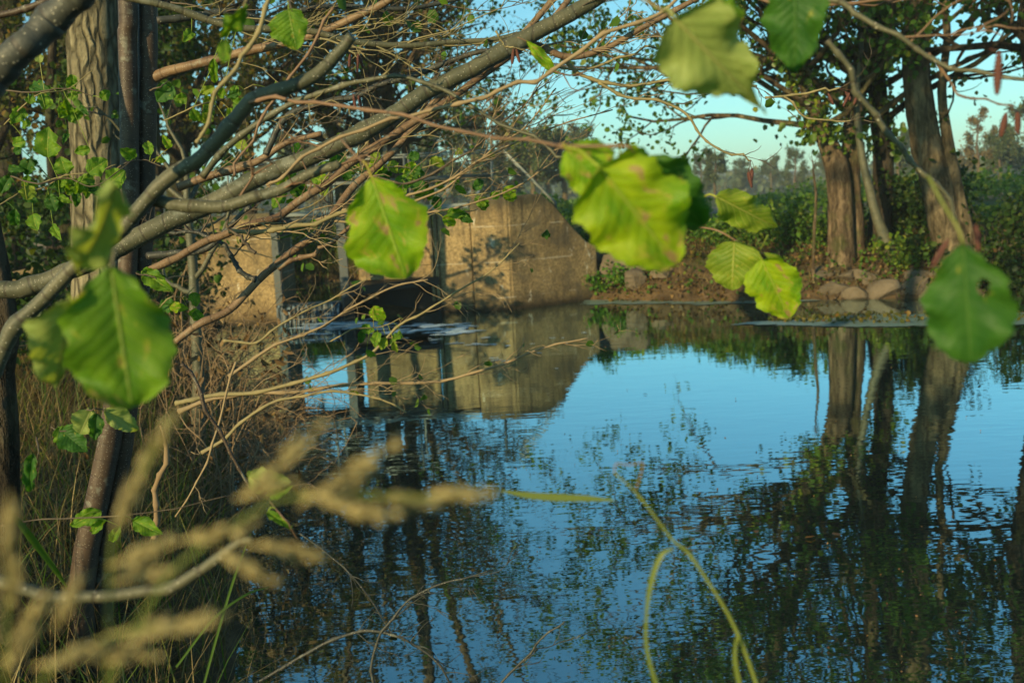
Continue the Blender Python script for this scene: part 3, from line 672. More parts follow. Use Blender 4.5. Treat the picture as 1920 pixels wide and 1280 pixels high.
tree('dead_stem', 'slim dead stem standing left of the forked alder', [e2], MAT['fol_green'], MAT['bark'], 26, 1, 2.0, .4, .09, 0)

# trees behind the weir
bt = [((592,596,604,628,640), (0,90,180,260,330), (20,21,22,24,27), 'slender alder behind the weir, leftmost of its group', 'fol_autumn', 11, (-.8, .5)),
      ((706,698,694,700,702), (0,100,180,260,330), (28,29,30,33,36), 'stout ivy flecked alder behind the weir, tallest of its group', 'fol_green', 14, (.3, .5)),
      ((742,728,726,736,742), (0,100,180,260,330), (20,21,22,24,26), 'thinner alder close right of the stout trunk behind the weir', 'fol_autumn', 13, (1.3, .5)),
      ((800,785,770,762,758), (0,100,180,260,330), (10,11,12,13,15), 'young yellowing alder behind the footbridge railing', 'fol_autumn', 12, (1.9, .5))]
for k, (xs_, ys_, ws_, lab, fo, top, dt) in enumerate(bt):
    s = stem_px(list(zip(xs_, ys_))[::-1], 23 + k * .5, ws_[::-1], top, dt)
    tree('background_alder', lab, [s], MAT[fo], MAT['bark'], 40 + k, 26 if k else 18, 3.0, 3.3 if k else 2.6, .085, 7, kids=(4, 6), group='alders behind the weir')
s = stem_px([(335,400),(338,300),(336,200),(345,100),(352,0)], 19, [44,40,36,34,30], 11, (.6, .5))
tree('background_oak', 'broad brown leaved tree with dark trunk behind the left pier', [s], MAT['fol_autumn'], MAT['bark_dark'], 50, 30, 1.8, 3.4, .085, 14, kids=(5, 6))
s = stem_px([(470,400),(465,300),(458,200),(466,100),(470,0)], 26, [26,24,22,20,20], 10, (.2, .5))
tree('background_oak', 'dense olive leaved tree standing farther back, between two crossing branches', [s], MAT['fol_autumn'], MAT['bark_dark'], 51, 26, 2.0, 3.0, .10, 13, kids=(5, 6))

# thicket on the left bank
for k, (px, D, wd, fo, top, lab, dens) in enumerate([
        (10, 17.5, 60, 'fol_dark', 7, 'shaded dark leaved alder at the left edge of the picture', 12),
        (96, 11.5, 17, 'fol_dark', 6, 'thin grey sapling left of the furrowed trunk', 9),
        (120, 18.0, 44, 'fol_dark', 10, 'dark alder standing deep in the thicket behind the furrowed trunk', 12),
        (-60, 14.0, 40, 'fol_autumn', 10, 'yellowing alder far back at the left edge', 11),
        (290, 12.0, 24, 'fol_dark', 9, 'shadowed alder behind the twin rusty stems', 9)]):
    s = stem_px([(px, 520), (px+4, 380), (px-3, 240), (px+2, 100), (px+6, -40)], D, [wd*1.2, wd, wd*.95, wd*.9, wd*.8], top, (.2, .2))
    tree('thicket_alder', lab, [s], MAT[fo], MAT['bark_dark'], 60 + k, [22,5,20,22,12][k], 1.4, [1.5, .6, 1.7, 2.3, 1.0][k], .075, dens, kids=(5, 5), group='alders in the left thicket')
s = stem_px([(196,640),(192,500),(186,350),(180,200),(176,80),(174,-60)], 7.0, [122,108,98,94,92,90], 9, (.2, .3))
tree('furrowed_tree', 'large tree trunk with pale deeply furrowed bark on the left bank', [s], MAT['fol_dark'], MAT['oak'], 70, 8, 4.5, 2.2, .07, 12, kids=(4, 5))
s1 = stem_px([(150,1120),(205,830),(232,600),(243,400),(242,200),(238,60),(236,-80)], 3.0, [50,42,36,35,34,34,33], 6.0, (.1, .1))
s2 = stem_px([(190,1100),(233,840),(258,600),(272,420),(276,250),(277,120),(276,-80)], 3.05, [36,32,33,33,34,35,34], 6.0, (.3, .1))
tree('twin_stem_alder', 'young alder with two smooth rusty stems rising side by side on the left bank', [s1, s2], MAT['fol_green'], MAT['stem_red'], 71, 5, 3.6, 1.0, .06, 6, kids=(4, 5))
s = stem_px([(372,800),(372,700),(366,600),(362,500),(352,400),(350,330)], 6.0, [26,22,20,18,15,10])
tree('pale_sapling', 'straight pale green sapling in the tangle below the orange branches', [s], MAT['fol_green'], MAT['limb'], 72, 6, 1.2, .7, .05, 2, kids=(3, 4))
s = stem_px([(0,1100),(6,900),(0,700),(-8,500)], 2.6, [70,60,54,50], 4, (-.3, .1))
tree('shaded_stem', 'dim stem in deep shade at the lower left edge', [s], MAT['fol_dark'], MAT['bark_dark'], 73, 3, 3.0, .8, .06, 8, kids=(3, 4))

# far tree line, each tree a copy of one of three kinds
def proto(kind, seed):
    rng = np.random.default_rng(seed); H = 7.0
    t = thing('distant_tree', 'x', 'tree', (0, 0, 0)); tb, lf, ends = M(), M(), []
    tp = smooth_path([(0,0,-.3,.20),(.1,0,2,.17),(-.1,.1,4.5,.11),(0,0,H*.95,.04)], n=18)
    tb.tube(tp[:, :3], tp[:, 3], 7)
    for q in range(16 if kind < 2 else 22):
        i = rng.integers(4 if kind else 7, len(tp)); a = rng.uniform(0, 6.28)
        grow(tb, tp[i, :3], (math.cos(a), math.sin(a), rng.uniform(.1, .7)), H * (.30 if kind else .24) * (1.2 - i/len(tp)*.6), .05, 1, rng, ends, (7,), .06)
    pp = []
    for e in ends:
        i = rng.integers(0, len(e), 26); pp.append(e[i] + rng.normal(0, .17, (26, 3)))
    leaves(lf, np.vstack(pp), .21, rng, .2)
    tb.build('trunk', MAT['bark'], t); lf.build('crown', MAT['fol_far2' if kind == 1 else 'fol_far'], t)
    return t
protos = [proto(0, 81), proto(1, 82), proto(2, 83)]
used = [False] * 3
rng = np.random.default_rng(90)
far_xs = [(575,60,1.0,0),(640,75,1.3,1),(700,58,1.0,2),(760,80,1.4,1),(815,62,1.15,0),(868,85,1.5,1),(905,60,.95,2),(945,70,1.25,1),(985,95,1.6,0),(1012,60,.95,0),
          (1040,75,1.25,0),(1072,62,.95,0),(1105,90,1.25,2),(1150,120,1.3,0),(1210,130,1.2,2),(1270,125,1.25,0),(1325,110,1.15,2),(1352,80,1.0,0),(1400,130,1.1,2),(1455,120,1.15,0),
          (1500,100,1.0,2),(1560,110,1.3,0),(1690,85,1.2,0),(1700,120,1.4,2),(1840,80,1.3,1),(1880,70,1.1,0),(1930,75,1.3,2)]
kinds_ = ['loose hazy green tree', 'rusty autumn tree', 'bushy blue green tree']
ordn = ['first','second','third','fourth','fifth','sixth','seventh','eighth','ninth','tenth','eleventh','twelfth','thirteenth']
cnt = [0, 0, 0]
for px, D, sc, kd in far_xs:
    src = protos[kd]
    if not used[kd]: o = src; used[kd] = True
    else:
        o = src.copy(); COL.objects.link(o)
        for ch in src.children:
            c = ch.copy(); COL.objects.link(c); c.parent = o
    x = at(px, D); o.location = (x, D, .85); o.rotation_euler = (0, 0, rng.uniform(0, 6.28)); s = sc * rng.uniform(.9, 1.1) * (.62 if px > 1120 else .85)
    o.scale = (s * rng.uniform(.9, 1.15), s * rng.uniform(.9, 1.15), s)
    tag(o, f'{kinds_[kd]} in the distant tree line, {ordn[cnt[kd]]} of its colour from the left', 'tree', 'trees in the distant tree line'); cnt[kd] += 1
wd_ = M(); pp = []
for q in range(26000):
    x = rng.uniform(-160, 260); y = rng.uniform(150, 200) + 20*math.sin(x*.03); hgt = 4.4 + 1.4*math.sin(x*.09) + 1.5*math.sin(x*.31)
    pp.append((x, y, .5 + hgt * rng.random()**.8))
leaves(wd_, pp, 1.1, rng, 0)
tag(wd_.build('far_woods', MAT['fol_far']), 'hazy blue green woods beyond the field', 'woods', None, 'stuff')

hd = M(); pp = []
for q in range(15000):
    y = rng.uniform(34, 52); px = rng.uniform(780, 2050)
    if abs(px - 1375) < 45 + 10*rng.normal(): continue
    x = at(px, y); hh = .5 + .9*(.5+.5*math.sin(x*.45)) * (.6 + .4*math.sin(x*1.3+1))
    pp.append((x, y, .9 + hh*rng.random()**.8))
leaves(hd, pp, .17, rng, 0)
tag(hd.build('meadow_scrub', MAT['fol_green']), 'green scrub and tall weeds along the meadow edge', 'scrub', None, 'stuff')

# ---------------------------------------------------------------- shrubs and ground cover
def shrub(name, label, x, y, r, hgt, fol, seed, n=700, ls=.06, group=None, stems=9, z=None, cat='shrub'):
    rng = np.random.default_rng(seed); z0 = hz(x, y) if z is None else z
    t = thing(name, label, cat, (x, y, z0), group); tb, lf, ends = M(), M(), []
    for q in range(stems):
        a = rng.uniform(0, 6.28); b = np.array([x, y, z0 - .05]) + [math.cos(a)*r*.35*rng.random(), math.sin(a)*r*.35*rng.random(), 0]
        grow(tb, b, (math.cos(a)*r/hgt*.8, math.sin(a)*r/hgt*.8, 1), hgt * rng.uniform(.6, 1.0), .006 + hgt*.004, 1, rng, ends, (7,), 0.0, .2)
    pp = []; per = max(2, n // len(ends))
    for e in ends:
        i = rng.integers(0, len(e), per); pp.append(e[i] + rng.normal(0, ls * 1.1, (per, 3)))
    leaves(lf, np.vstack(pp), ls, rng, .3)
    tb.build('stems', MAT['twig_dark'], t); lf.build('foliage', MAT[fol], t); return t
def sp_(px, D): return at(px, D), D
i = 0
for px, D, r, hh, fo, lab, n, ls in [
    (1085,18.7,.5,.55,'lush','bright nettle clump growing behind the sloping wing wall',1100,.07),
    (1135,18.9,.5,.5,'lush','low bright nettle patch right of the wing wall top',800,.07),
    (1200,19.2,.5,.35,'lush','nettle patch hidden behind the largest sunlit leaf',700,.07),
    (1330,19.3,.5,.40,'lush','bright green clump left of the ribbed leaf pair',800,.07),
    (1400,19.2,.6,.5,'fol_green','green bank bush behind the hanging leaves',1100,.07),
    (1465,19.0,.5,.6,'fol_green','leafy bush left of the forked alder',1100,.07),
    (1515,18.9,.45,.75,'fol_green','tall leafy bush against the forked alder',1200,.07),
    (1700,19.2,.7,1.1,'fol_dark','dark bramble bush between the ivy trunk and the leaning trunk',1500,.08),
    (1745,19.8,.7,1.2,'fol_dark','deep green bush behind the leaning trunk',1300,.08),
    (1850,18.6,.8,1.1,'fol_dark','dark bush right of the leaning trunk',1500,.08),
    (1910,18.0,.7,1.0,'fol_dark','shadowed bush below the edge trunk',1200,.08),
    (1690,18.2,.35,.5,'ivy','glossy ivy clump at the foot of the pale sapling',600,.07),
    (1120,17.62,.20,.34,'lush','small yellow green plant at the foot of the wing wall',260,.06),
    (1165,17.72,.26,.30,'lush','small leafy plant on the stones beside the wing wall',260,.06),
    (1215,17.9,.30,.18,'fol_green','fern like tuft at the waterline below the largest leaf',300,.05),
    (1290,18.2,.35,.2,'fol_autumn','rusty low plant on the bank below the hanging leaves',300,.05),
    (600,21.5,.9,.9,'lush','reedy green bush seen through the opening beside the steel post',1400,.08),
    (560,22.5,1.0,.9,'fol_autumn','tawny bush upstream beyond the pier',1300,.08),
    (660,21.8,.9,.7,'fol_green','low bush upstream of the sluice gate',900,.08),
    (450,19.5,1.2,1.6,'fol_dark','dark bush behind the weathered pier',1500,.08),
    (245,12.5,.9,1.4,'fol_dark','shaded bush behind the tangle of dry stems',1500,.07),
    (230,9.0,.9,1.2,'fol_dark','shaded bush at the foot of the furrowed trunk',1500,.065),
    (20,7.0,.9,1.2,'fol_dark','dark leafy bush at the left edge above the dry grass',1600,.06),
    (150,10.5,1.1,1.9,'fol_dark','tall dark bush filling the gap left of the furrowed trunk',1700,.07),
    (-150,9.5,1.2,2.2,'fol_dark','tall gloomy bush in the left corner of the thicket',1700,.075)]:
    D -= (.7 + (px-1100)/800*3.2) if px > 1000 else 0; x, y = sp_(px + 8, D); shrub('shrub', lab, x, y, r, hh, fo, 200 + i, n, ls, 'shrubs on the banks'); i += 1

# ground cover on the right bank
rng = np.random.default_rng(300)
def cover(N, x0, x1, y0, y1, mat, name, label, size, lift, cat, minh=.02, hang=-.1):
    x = rng.uniform(x0, x1, N); y = rng.uniform(y0, y1, N); z = height(x, y); ok = z > minh; x, y, z = x[ok], y[ok], z[ok]
    k = vnoise(x*1.3, y*1.3) + rng.normal(0, .3, len(x)) > -.15; x, y, z = x[k], y[k], z[k]
    T = M(); leaves(T, np.stack([x, y, z + rng.random(len(x)) * lift], -1), size, rng, hang)
    tag(T.build(name, mat), label, cat, None, 'stuff')
cover(24000, 1.6, 11, 13.2, 20, MAT['brownleaf'], 'dead_leaves', 'brown fallen leaves covering the right bank', .06, .08, 'dead leaves')
cover(17000, 1.5, 11, 14.2, 21, MAT['fol_green'], 'undergrowth', 'low green weeds spread over the right bank', .055, .25, 'undergrowth')
cover(9000, -9, 2, 19, 25, MAT['fol_green'], 'bank_weeds', 'weeds on the bank upstream of the weir', .07, .35, 'undergrowth', .32)
cover(9000, -5, .2, 2.2, 14, MAT['brownleaf'], 'leaf_litter_near', 'brown dead leaves lying on the shaded near bank', .05, .06, 'dead leaves')

def blades(N, fx, mat, name, label, L, wd, cat, lean=.5, kind='stuff', parent=None):
    T = M(); r = fx(N); N = len(r)
    a = rng.uniform(0, 6.28, N); ln = L * rng.uniform(.5, 1.2, N); be = lean * rng.uniform(.2, 1.5, N); w_ = wd * rng.uniform(.6, 1.3, N)
    d = np.stack([np.cos(a), np.sin(a)], -1); sd = np.stack([-d[:, 1], d[:, 0]], -1); K = 6; V = []
    ph = a + rng.uniform(.6, 2.4, N); sd = np.stack([np.cos(ph), np.sin(ph)], -1)
    for k in range(K):
        t = k / (K-1); hor = be * ln * t**1.8; up = ln * (t - .35 * be * t**2.2); ww = w_ * (1 - t**2) + .0003
        c = np.column_stack([r[:, 0] + d[:, 0]*hor, r[:, 1] + d[:, 1]*hor, r[:, 2] + up])
        V += [c + np.column_stack([sd*ww[:, None], np.zeros(N)]), c - np.column_stack([sd*ww[:, None], np.zeros(N)])]
    V = np.stack(V, 1).reshape(-1, 3); b = np.arange(N)[:, None] * 2*K
    f = np.concatenate([b + [2*k, 2*k+1, 2*k+3, 2*k+2] for k in range(K-1)])
    T.add(V, f, None, np.repeat(rng.random(N), 2*K))
    return tag(T.build(name, mat, parent), label, cat, None, kind)
def roots(x0, x1, y0, y1, cond=None):
    def fx(N):
        x = rng.uniform(x0, x1, N); y = rng.uniform(y0, y1, N); z = height(x, y); ok = (z > 0.03)
        if cond is not None: ok &= cond(x, y)
        return np.stack([x, y, z - .02], -1)[ok]
    return fx
nearok = lambda x, y: x < -.18 - .19*y
blades(15000, roots(-4.5, -.6, 2.0, 9.0, nearok), MAT['drygrass'], 'dry_grass', 'straw coloured dry grass standing on the left bank', .45, .0022, 'dry grass', .8)
blades(1700, roots(-3.0, -.5, 2.0, 7.0, nearok), MAT['greengrass'], 'green_grass', 'thin green grass blades among the dry grass', .5, .0028, 'grass', .7)
blades(5000, roots(-8, .5, 19, 23.5, lambda x, y: height(x, y) > .3), MAT['greengrass'], 'upstream_reeds', 'green reeds on the bank upstream of the weir', .8, .006, 'reeds', .4)
blades(3500, roots(-8, .5, 19, 21.5, lambda x, y: height(x, y) > .28), MAT['drygrass'], 'upstream_dry_reeds', 'tawny reeds at the upstream waterline', .6, .006, 'reeds', .5)
blades(5000, roots(1.5, 10, 13.3, 20), MAT['drygrass'], 'bank_grass', 'dry grass tufts on the right bank', .32, .004, 'dry grass', .8)

# tangle of dry brambles and twigs on the left bank
T = M(); rng = np.random.default_rng(310)
for k in range(420):
    px = rng.uniform(285, 560) if k % 3 else rng.uniform(330, 620); D = rng.uniform(5.0, 9.5)
    x = at(px, D); wl_x = np.interp(D, [3,5.5,7.5,9.6], [-.8,-1.45,-1.9,-2.9])
    x = min(x, wl_x - .05); b = np.array([x, D, max(hz(x, D), 0) - .03]); a = rng.uniform(-.6, 2.6)
    ln = rng.uniform(.3, .8); hgt = rng.uniform(.15, 1.0) * (1.0 if px < 420 else .5); n = 12; t = np.linspace(0, 1, n)
    pth = b + np.stack([np.cos(a)*ln*t + .07*np.sin(t*rng.uniform(5,12)+k), np.sin(a)*ln*.5*t + .05*np.cos(t*9+k), hgt*np.sin(t*math.pi*rng.uniform(.45,.9))*1.2], -1)
    pth += np.cumsum(rng.normal(0, .006, pth.shape), 0)
    T.tube(pth, np.linspace(1, .35, n) * rng.uniform(.0018, .0055), 4, rng.random(), cap=False)
    for s_ in range(3):
        i = rng.integers(3, n); dd = unit(rng.normal(0, 1, 3) + [.3, -.2, .2]); ll = rng.uniform(.08, .3)
        q = pth[i] + dd * np.linspace(0, ll, 5)[:, None] + np.cumsum(rng.normal(0, .008, (5, 3)), 0)
        T.tube(q, np.linspace(.0022, .0008, 5), 3, rng.random(), cap=False)
tag(T.build('bramble_tangle', MAT['tangle']), 'dense tangle of dry tan bramble stems on the left bank', 'brambles', None, 'stuff')
T = M(); q = []
for k in range(420):
    D = rng.uniform(5, 9); x = at(rng.uniform(300, 540), D); q.append((x, D, rng.uniform(.15, 1.1)))
leaves(T, q, .06, rng, .8, width=.20); tag(T.build('withered_leaves', MAT['brownleaf']), 'curled brown leaves hanging in the dry tangle', 'dead leaves', None, 'stuff')

# ---------------------------------------------------------------- stones at the right bank
def rock(x, y, z, sx, sy, sz, seed, label):
    rng = np.random.default_rng(seed); import bmesh
    bm = bmesh.new(); bmesh.ops.create_icosphere(bm, subdivisions=3, radius=1.0)
    pl = rng.normal(0, 1, (10, 3)); pl /= np.linalg.norm(pl, axis=1, keepdims=True)
    for v in bm.verts:
        c = np.array(v.co)
        for n_ in pl:
            e = c.dot(n_) - .58
            if e > 0: c = c - n_ * e
        c += .012 * rng.normal(size=3); v.co = c * [sx, sy, sz]
    me = bpy.data.meshes.new('rock'); bm.to_mesh(me); bm.free(); me.materials.append(MAT['stone'])
    o = bpy.data.objects.new('rock', me); COL.objects.link(o); o.location = (x, y, z); o.rotation_euler = (rng.uniform(-.3,.3), rng.uniform(-.3,.3), rng.uniform(-.6,.6))
    tag(o, label, 'rock', 'stones along the right bank')
i = 0
for px, py, wd, hg, lab in [(1560,545,70,26,'flat stone at the waterline left of the forked alder'), (1590,522,60,20,'slab stone wedged under the forked alder'), (1625,530,62,34,'tilted slab between the two alder feet'),
    (1655,548,75,30,'broad slab at the waterline below the second alder'), (1608,556,55,20,'small wet stone between the two broad slabs'), (1700,545,80,30,'long pale slab near the leaf spotted duckweed'),
    (1745,550,70,26,'pale rounded slab below the leaning trunk'), (1722,520,60,24,'upper pale stone at the foot of the leaning trunk'), (1770,515,70,30,'stone tucked against the leaning trunk'),
    (1800,552,80,26,'waterline slab hidden by the dark near leaf'), (1128,482,70,50,'dark mossy block where the sloping wall ends'), (1172,478,70,44,'tall grey block beside the wall end block'), (1150,512,70,44,'wet brown block under the wall end'), (1190,532,50,30,'low block at the waterline beside the yellow plant'), (1880,510,60,30,'reddish stone right of the dark near leaf'), (1160,500,60,32,'grey boulder beside the low wall end'),
    (1195,512,60,24,'brown boulder right of the grey one by the wall'), (1240,515,52,16,'mossy stone on the bank under the biggest leaf'), (1540,520,46,24,'small stone in the weeds left of the slabs'), (1850,556,60,20,'dim slab near the right edge waterline')]:
    D = shore_d(px) + .12 + max(0, (560-py)) * .011; p_ = P(px, py, D); s_ = D / F_PX
    rock(p_[0], D - .08, p_[2] + .02, wd*.5*s_*1.3, .26, hg*.5*s_*1.8, 400+i, lab); i += 1

# roots gripping the bank stones
rng = np.random.default_rng(430)
for (px, py, lab) in ((1585,515,'tangled roots at the foot of the forked alder'), (1652,505,'roots at the foot of the second ivy covered alder'), (1790,490,'roots spreading under the leaning alder')):
    D = shore_d(px) + .75; c = P(px, py, D); T = M()
    for k in range(8):
        a = math.pi*1.5 + rng.normal(0, .9); q = [c + [0, 0, .12]]
        for j in range(7):
            a += rng.normal(0, .25); x, y = q[-1][0] + .16*math.cos(a), q[-1][1] + .16*math.sin(a); q.append(np.array([x, y, max(hz(x, y), -.05) + .035*rng.random() + .01]))
        T.tube(smooth_path(np.array(q), n=30), np.linspace(.035, .008, 1+29//7*7+0)[:1].repeat(1) if False else np.linspace(.032, .007, len(smooth_path(np.array(q), n=30))), 6, rng.random(), .06, rng)
    tag(T.build('tree_roots', MAT['bark'], None, True, c), lab, 'roots')
# floating specks
fl = M(); rng = np.random.default_rng(419); q = []
for k in range(300):
    c = G(rng.uniform(520, 1900), rng.uniform(600, 1270)); q.append((c[0], c[1], .006))
leaves(fl, q, .010, rng, -.3)
tag(fl.build('floating_specks', MAT['brownleaf']), 'tiny bits of leaf and seed drifting on the water', 'debris', None, 'stuff')
# floating leaves
rng = np.random.default_rng(420)
fl_lab = [(1380,1013,'buff','below the reed stem bend'), (1575,1006,'yellow','beside the reflected ivy trunk'), (1682,1006,'yellow','in the reflection of the second trunk'), (1412,998,'tan','between the reflected boughs'),
          (1205,1180,'pale','left of the reed stem low down'), (610,1222,'crumpled tan','near the sunken twigs'), (1520,1012,'small amber','left of the reflected trunks'), (1780,1220,'reddish','at the lower right reflection'),
          (745,1195,'dull green','right of the sunken twigs'), (1205,740,'greenish','in the bright sky reflection')]
for k, (px, py, c_, w_) in enumerate(fl_lab):
    T = M(); p_ = G(px, py); leaves(T, [(p_[0], p_[1], .008)], .055, rng, -.3, var=.8)
    v = T.v[0]; v[:, 2] = .006 + np.abs(v[:, 2]-v[:, 2].mean())*.25; T.v[0] = v
    tag(T.build('floating_leaf', MAT['brownleaf' if k % 2 else 'fol_autumn'], loc=(p_[0], p_[1], .008)), f'{c_} leaf floating on the water {w_}', 'leaf', 'leaves floating on the water')

# ---------------------------------------------------------------- near alder branches
def big_leaf(parent, mat, base, tip, wpx, D, seed, dz=0.0, cup=.10, droop=.10, fold=.12, half=None, hole=None, roll=0.0, back=None, name='leaf', label=None, shape='round', stalk=None):
    """base/tip in photo px; wpx full width in px; D distance; dz: tip further (+)"""
    rng = np.random.default_rng(seed)
    b = P(base[0], base[1], D); t = P(tip[0], tip[1], D + dz); ax = t - b; Lr = np.linalg.norm(ax); ax = ax / Lr
    view = unit(CAM - (b + t) / 2); side = unit(np.cross(ax, view)); nrm = unit(np.cross(side, ax))
    side, nrm = side*math.cos(roll) + nrm*math.sin(roll), nrm*math.cos(roll) - side*math.sin(roll)
    hw = wpx / 2 * D / F_PX / max(.35, abs(math.cos(roll)))
    NU, NV = (150, 61) if hole else (84, 17)
    u = np.linspace(0, 1, NU)
    if shape == 'obov': w = np.sin(math.pi * u**1.12)**.62
    elif shape == 'round': w = np.sin(math.pi * u**.80)**.62 * (1 - .12*u)
    elif shape == 'point': w = np.sin(math.pi * u**.62)**.85 * (1 - .45*u) * (1 - u**4)
    else: w = np.sin(math.pi * u)**.8
    w[0] = .012; w[-1] = .04
    ser = .06 * (np.abs(((u*9.5) % 1) - .5) * 2 - .5) + .04 * (np.abs(((u*31 + .3) % 1) - .5) * 2 - .5)
    ph = rng.uniform(0, 6, 8)
    v = np.linspace(-1, 1, NV)
    uu, vv = np.meshgrid(u, v, indexing='ij')
    lob = 1 + .06*np.sin(uu*7 + ph[0] + 2*np.sign(vv)) + .06*np.sin(uu*14 + ph[1]*np.sign(vv)) + .05*np.sin(uu*23 + ph[5]*np.sign(vv))
    W_ = (w + ser * np.sign(w)*(w > .15))[:, None] * lob
    if half: W_ = np.where(np.sign(vv) == half[0], W_ * half[1], W_)
    y = vv * W_
    s_ = uu - np.abs(vv)*.30
    z = (-droop*4*uu*(uu-.15)*.5 + fold*np.abs(y)*.9 - cup*y**2
         + .030*np.sin(uu*5+ph[2])*y + (.05*np.sin(uu*9 + ph[3] + 2.2*vv)+.03*np.sin(uu*15+ph[6]-2*vv))*np.abs(vv)**1.5 + .045*np.sin(uu*19+ph[4]+3*vv)*np.abs(vv)**2
         + .010*np.cos(s_*9*2*math.pi)*np.abs(vv)**.5*(1-np.abs(vv)*.4))
    au = uu * Lr + .0 * y
    # edge tooth sweep toward the tip
    pt = b + au[..., None]*ax + (y*hw)[..., None]*side + (z*Lr)[..., None]*nrm
    i, j = np.meshgrid(np.arange(NU-1), np.arange(NV-1), indexing='ij')
    f = np.stack([i*NV+j, (i+1)*NV+j, (i+1)*NV+j+1, i*NV+j+1], -1).reshape(-1, 4)
    if hole:
        for (hu, hv, ru, rv) in hole:
            cu = uu[:-1, :-1].ravel() + .5/NU; cv = vv[:-1, :-1].ravel() + 1/NV
            keep = ((cu-hu)/ru)**2 + ((cv-hv)/rv)**2 > 1; f = f[keep]; uu2 = uu
            i, j = None, None
            uu_f = uu.ravel()[f[:, 0]] if False else None
            if len(hole) > 1: raise ValueError
    T = M(); T.add(pt, f, np.stack([uu, vv], -1).reshape(-1, 2), .5)
    # midrib
    mid = pt[:, NV//2] - nrm*.0004; T.tube(mid, np.linspace(.0011, .0003, NU)*Lr/.09, 5, .5, cap=False)
    T.uv[-1] = np.column_stack([np.repeat(u, 5), np.zeros(NU*5)])
    if stalk is not None:
        q = smooth_path(np.array([b + ax*.002, (b + np.array(stalk))/2 + [0, 0, .004], stalk]), n=10)
        T.tube(q, .0010*max(1, Lr/.08), 6, .5); T.uv[-1] = np.tile([.5, 0.0], (len(T.v[-1]), 1))
    o = T.build(name, mat, parent)
    if label: o['label'] = label
    return o

def catkins(parent, px, py, D, seed, n=3, ln=.026, wd=.0032, spread=.008, hang=.02):
    rng = np.random.default_rng(seed); top = P(px, py, D)
    for k in range(n):
        T = M(); e = top + [rng.normal(0, spread), rng.normal(0, spread), -hang * rng.uniform(.6, 1.2)]
        T.tube(smooth_path(np.array([top, (top+e)/2 + rng.normal(0, .002, 3), e]), n=6), .0005, 4)
        d = unit([rng.normal(0, .22), rng.normal(0, .22), -1]); L_ = ln * rng.uniform(.8, 1.15); m_ = 40
        t = np.linspace(0, 1, m_); r = wd * np.sin(math.pi*(t*.94+.03))**.45 * (1 + .18*np.sin(t*m_*1.55))
        T.tube(e + d*(t*L_)[:, None], r, 10, .5, .05, rng); T.build('catkin', MAT['catkin'], parent)

def branch(name, label, pts, wpx, D, mat, seed, tw=0, twL=(.1, .3), twmat=None, leafn=0, lsize=.03, group=None, D2=None, kink=.0, tdir=(1, 0, .3), lvl=1, t0=.15, t1=1., fol='fol_green', parent=None, wood='wood', sides=12, cat='branch', twr=.0022, knots=5, kids=4):
    """a branch laid through photo pixels at distance D..D2"""
    rng = np.random.default_rng(seed); pts = np.array(pts, float); wpx = np.interp(np.linspace(0, 1, len(pts)), np.linspace(0, 1, len(wpx)), wpx)
    D2 = D2 or D; s = np.concatenate([[0], np.cumsum(np.hypot(*np.diff(pts, axis=0).T))]); s /= s[-1]; dd = D + (D2 - D) * s
    p3 = np.array([P(x, y, d_) for (x, y), d_ in zip(pts, dd)]); r = wpx / 2 * dd / F_PX
    pa = smooth_path(np.column_stack([p3, r]), n=max(40, len(pts)*7)); path, rad = pa[:, :3], pa[:, 3]
    n = len(path); path = path + np.cumsum(rng.normal(0, 1, path.shape), 0) * rad.mean() * .035 * (1 + kink)
    nodes = np.arange(0, n + 8, 5 if wpx.max() < 12 else 9); amp_ = 1.1 if wpx.max() < 12 else .35
    off_ = rng.normal(0, 1, (len(nodes), 3)) * rad.mean() * amp_
    path = path + np.stack([np.interp(np.arange(n), nodes, off_[:, c]) for c in range(3)], -1)
    if wpx.max() < 12:
        for nd_ in nodes:
            rad = rad * (1 + .45 * np.exp(-((np.arange(n) - nd_ - .3) / .55)**2))
    for q in range(knots):
        c = rng.uniform(0, n); rad = rad * (1 + rng.uniform(.06, .20) * np.exp(-((np.arange(n) - c) / 1.3)**2))
    t = parent if parent is not None else thing(name, label, cat, path[0], group)
    T = M(); T.tube(path, rad, sides, .5, .02, rng); T.build(wood, mat, t)
    if tw:
        Tt, ends = M(), []
        for q in range(tw):
            f_ = rng.uniform(t0, t1); i = min(int(f_ * (n-1)), n-2); td = unit(path[i+1] - path[i])
            d = unit(td * .9 + np.array(tdir) * rng.uniform(.2, 1.1) + rng.normal(0, .45, 3) * [1, .5, 1])
            grow(Tt, path[i], d, rng.uniform(*twL), min(twr, rad[i]*.6) * rng.uniform(.7, 1.2), lvl, rng, ends, (kids, 4), .02, .17, .75, (5, 5, 4, 3), .35, .5)
        Tt.build('twigs', twmat or mat, t)
        if leafn:
            pp = []
            for k in range(leafn):
                e = ends[rng.integers(len(ends))]; pp.append(e[rng.integers(1, len(e))])
            L_ = M(); leaves(L_, pp, lsize, rng, .7, width=.40); L_.build('foliage', MAT[fol], t)
    return t

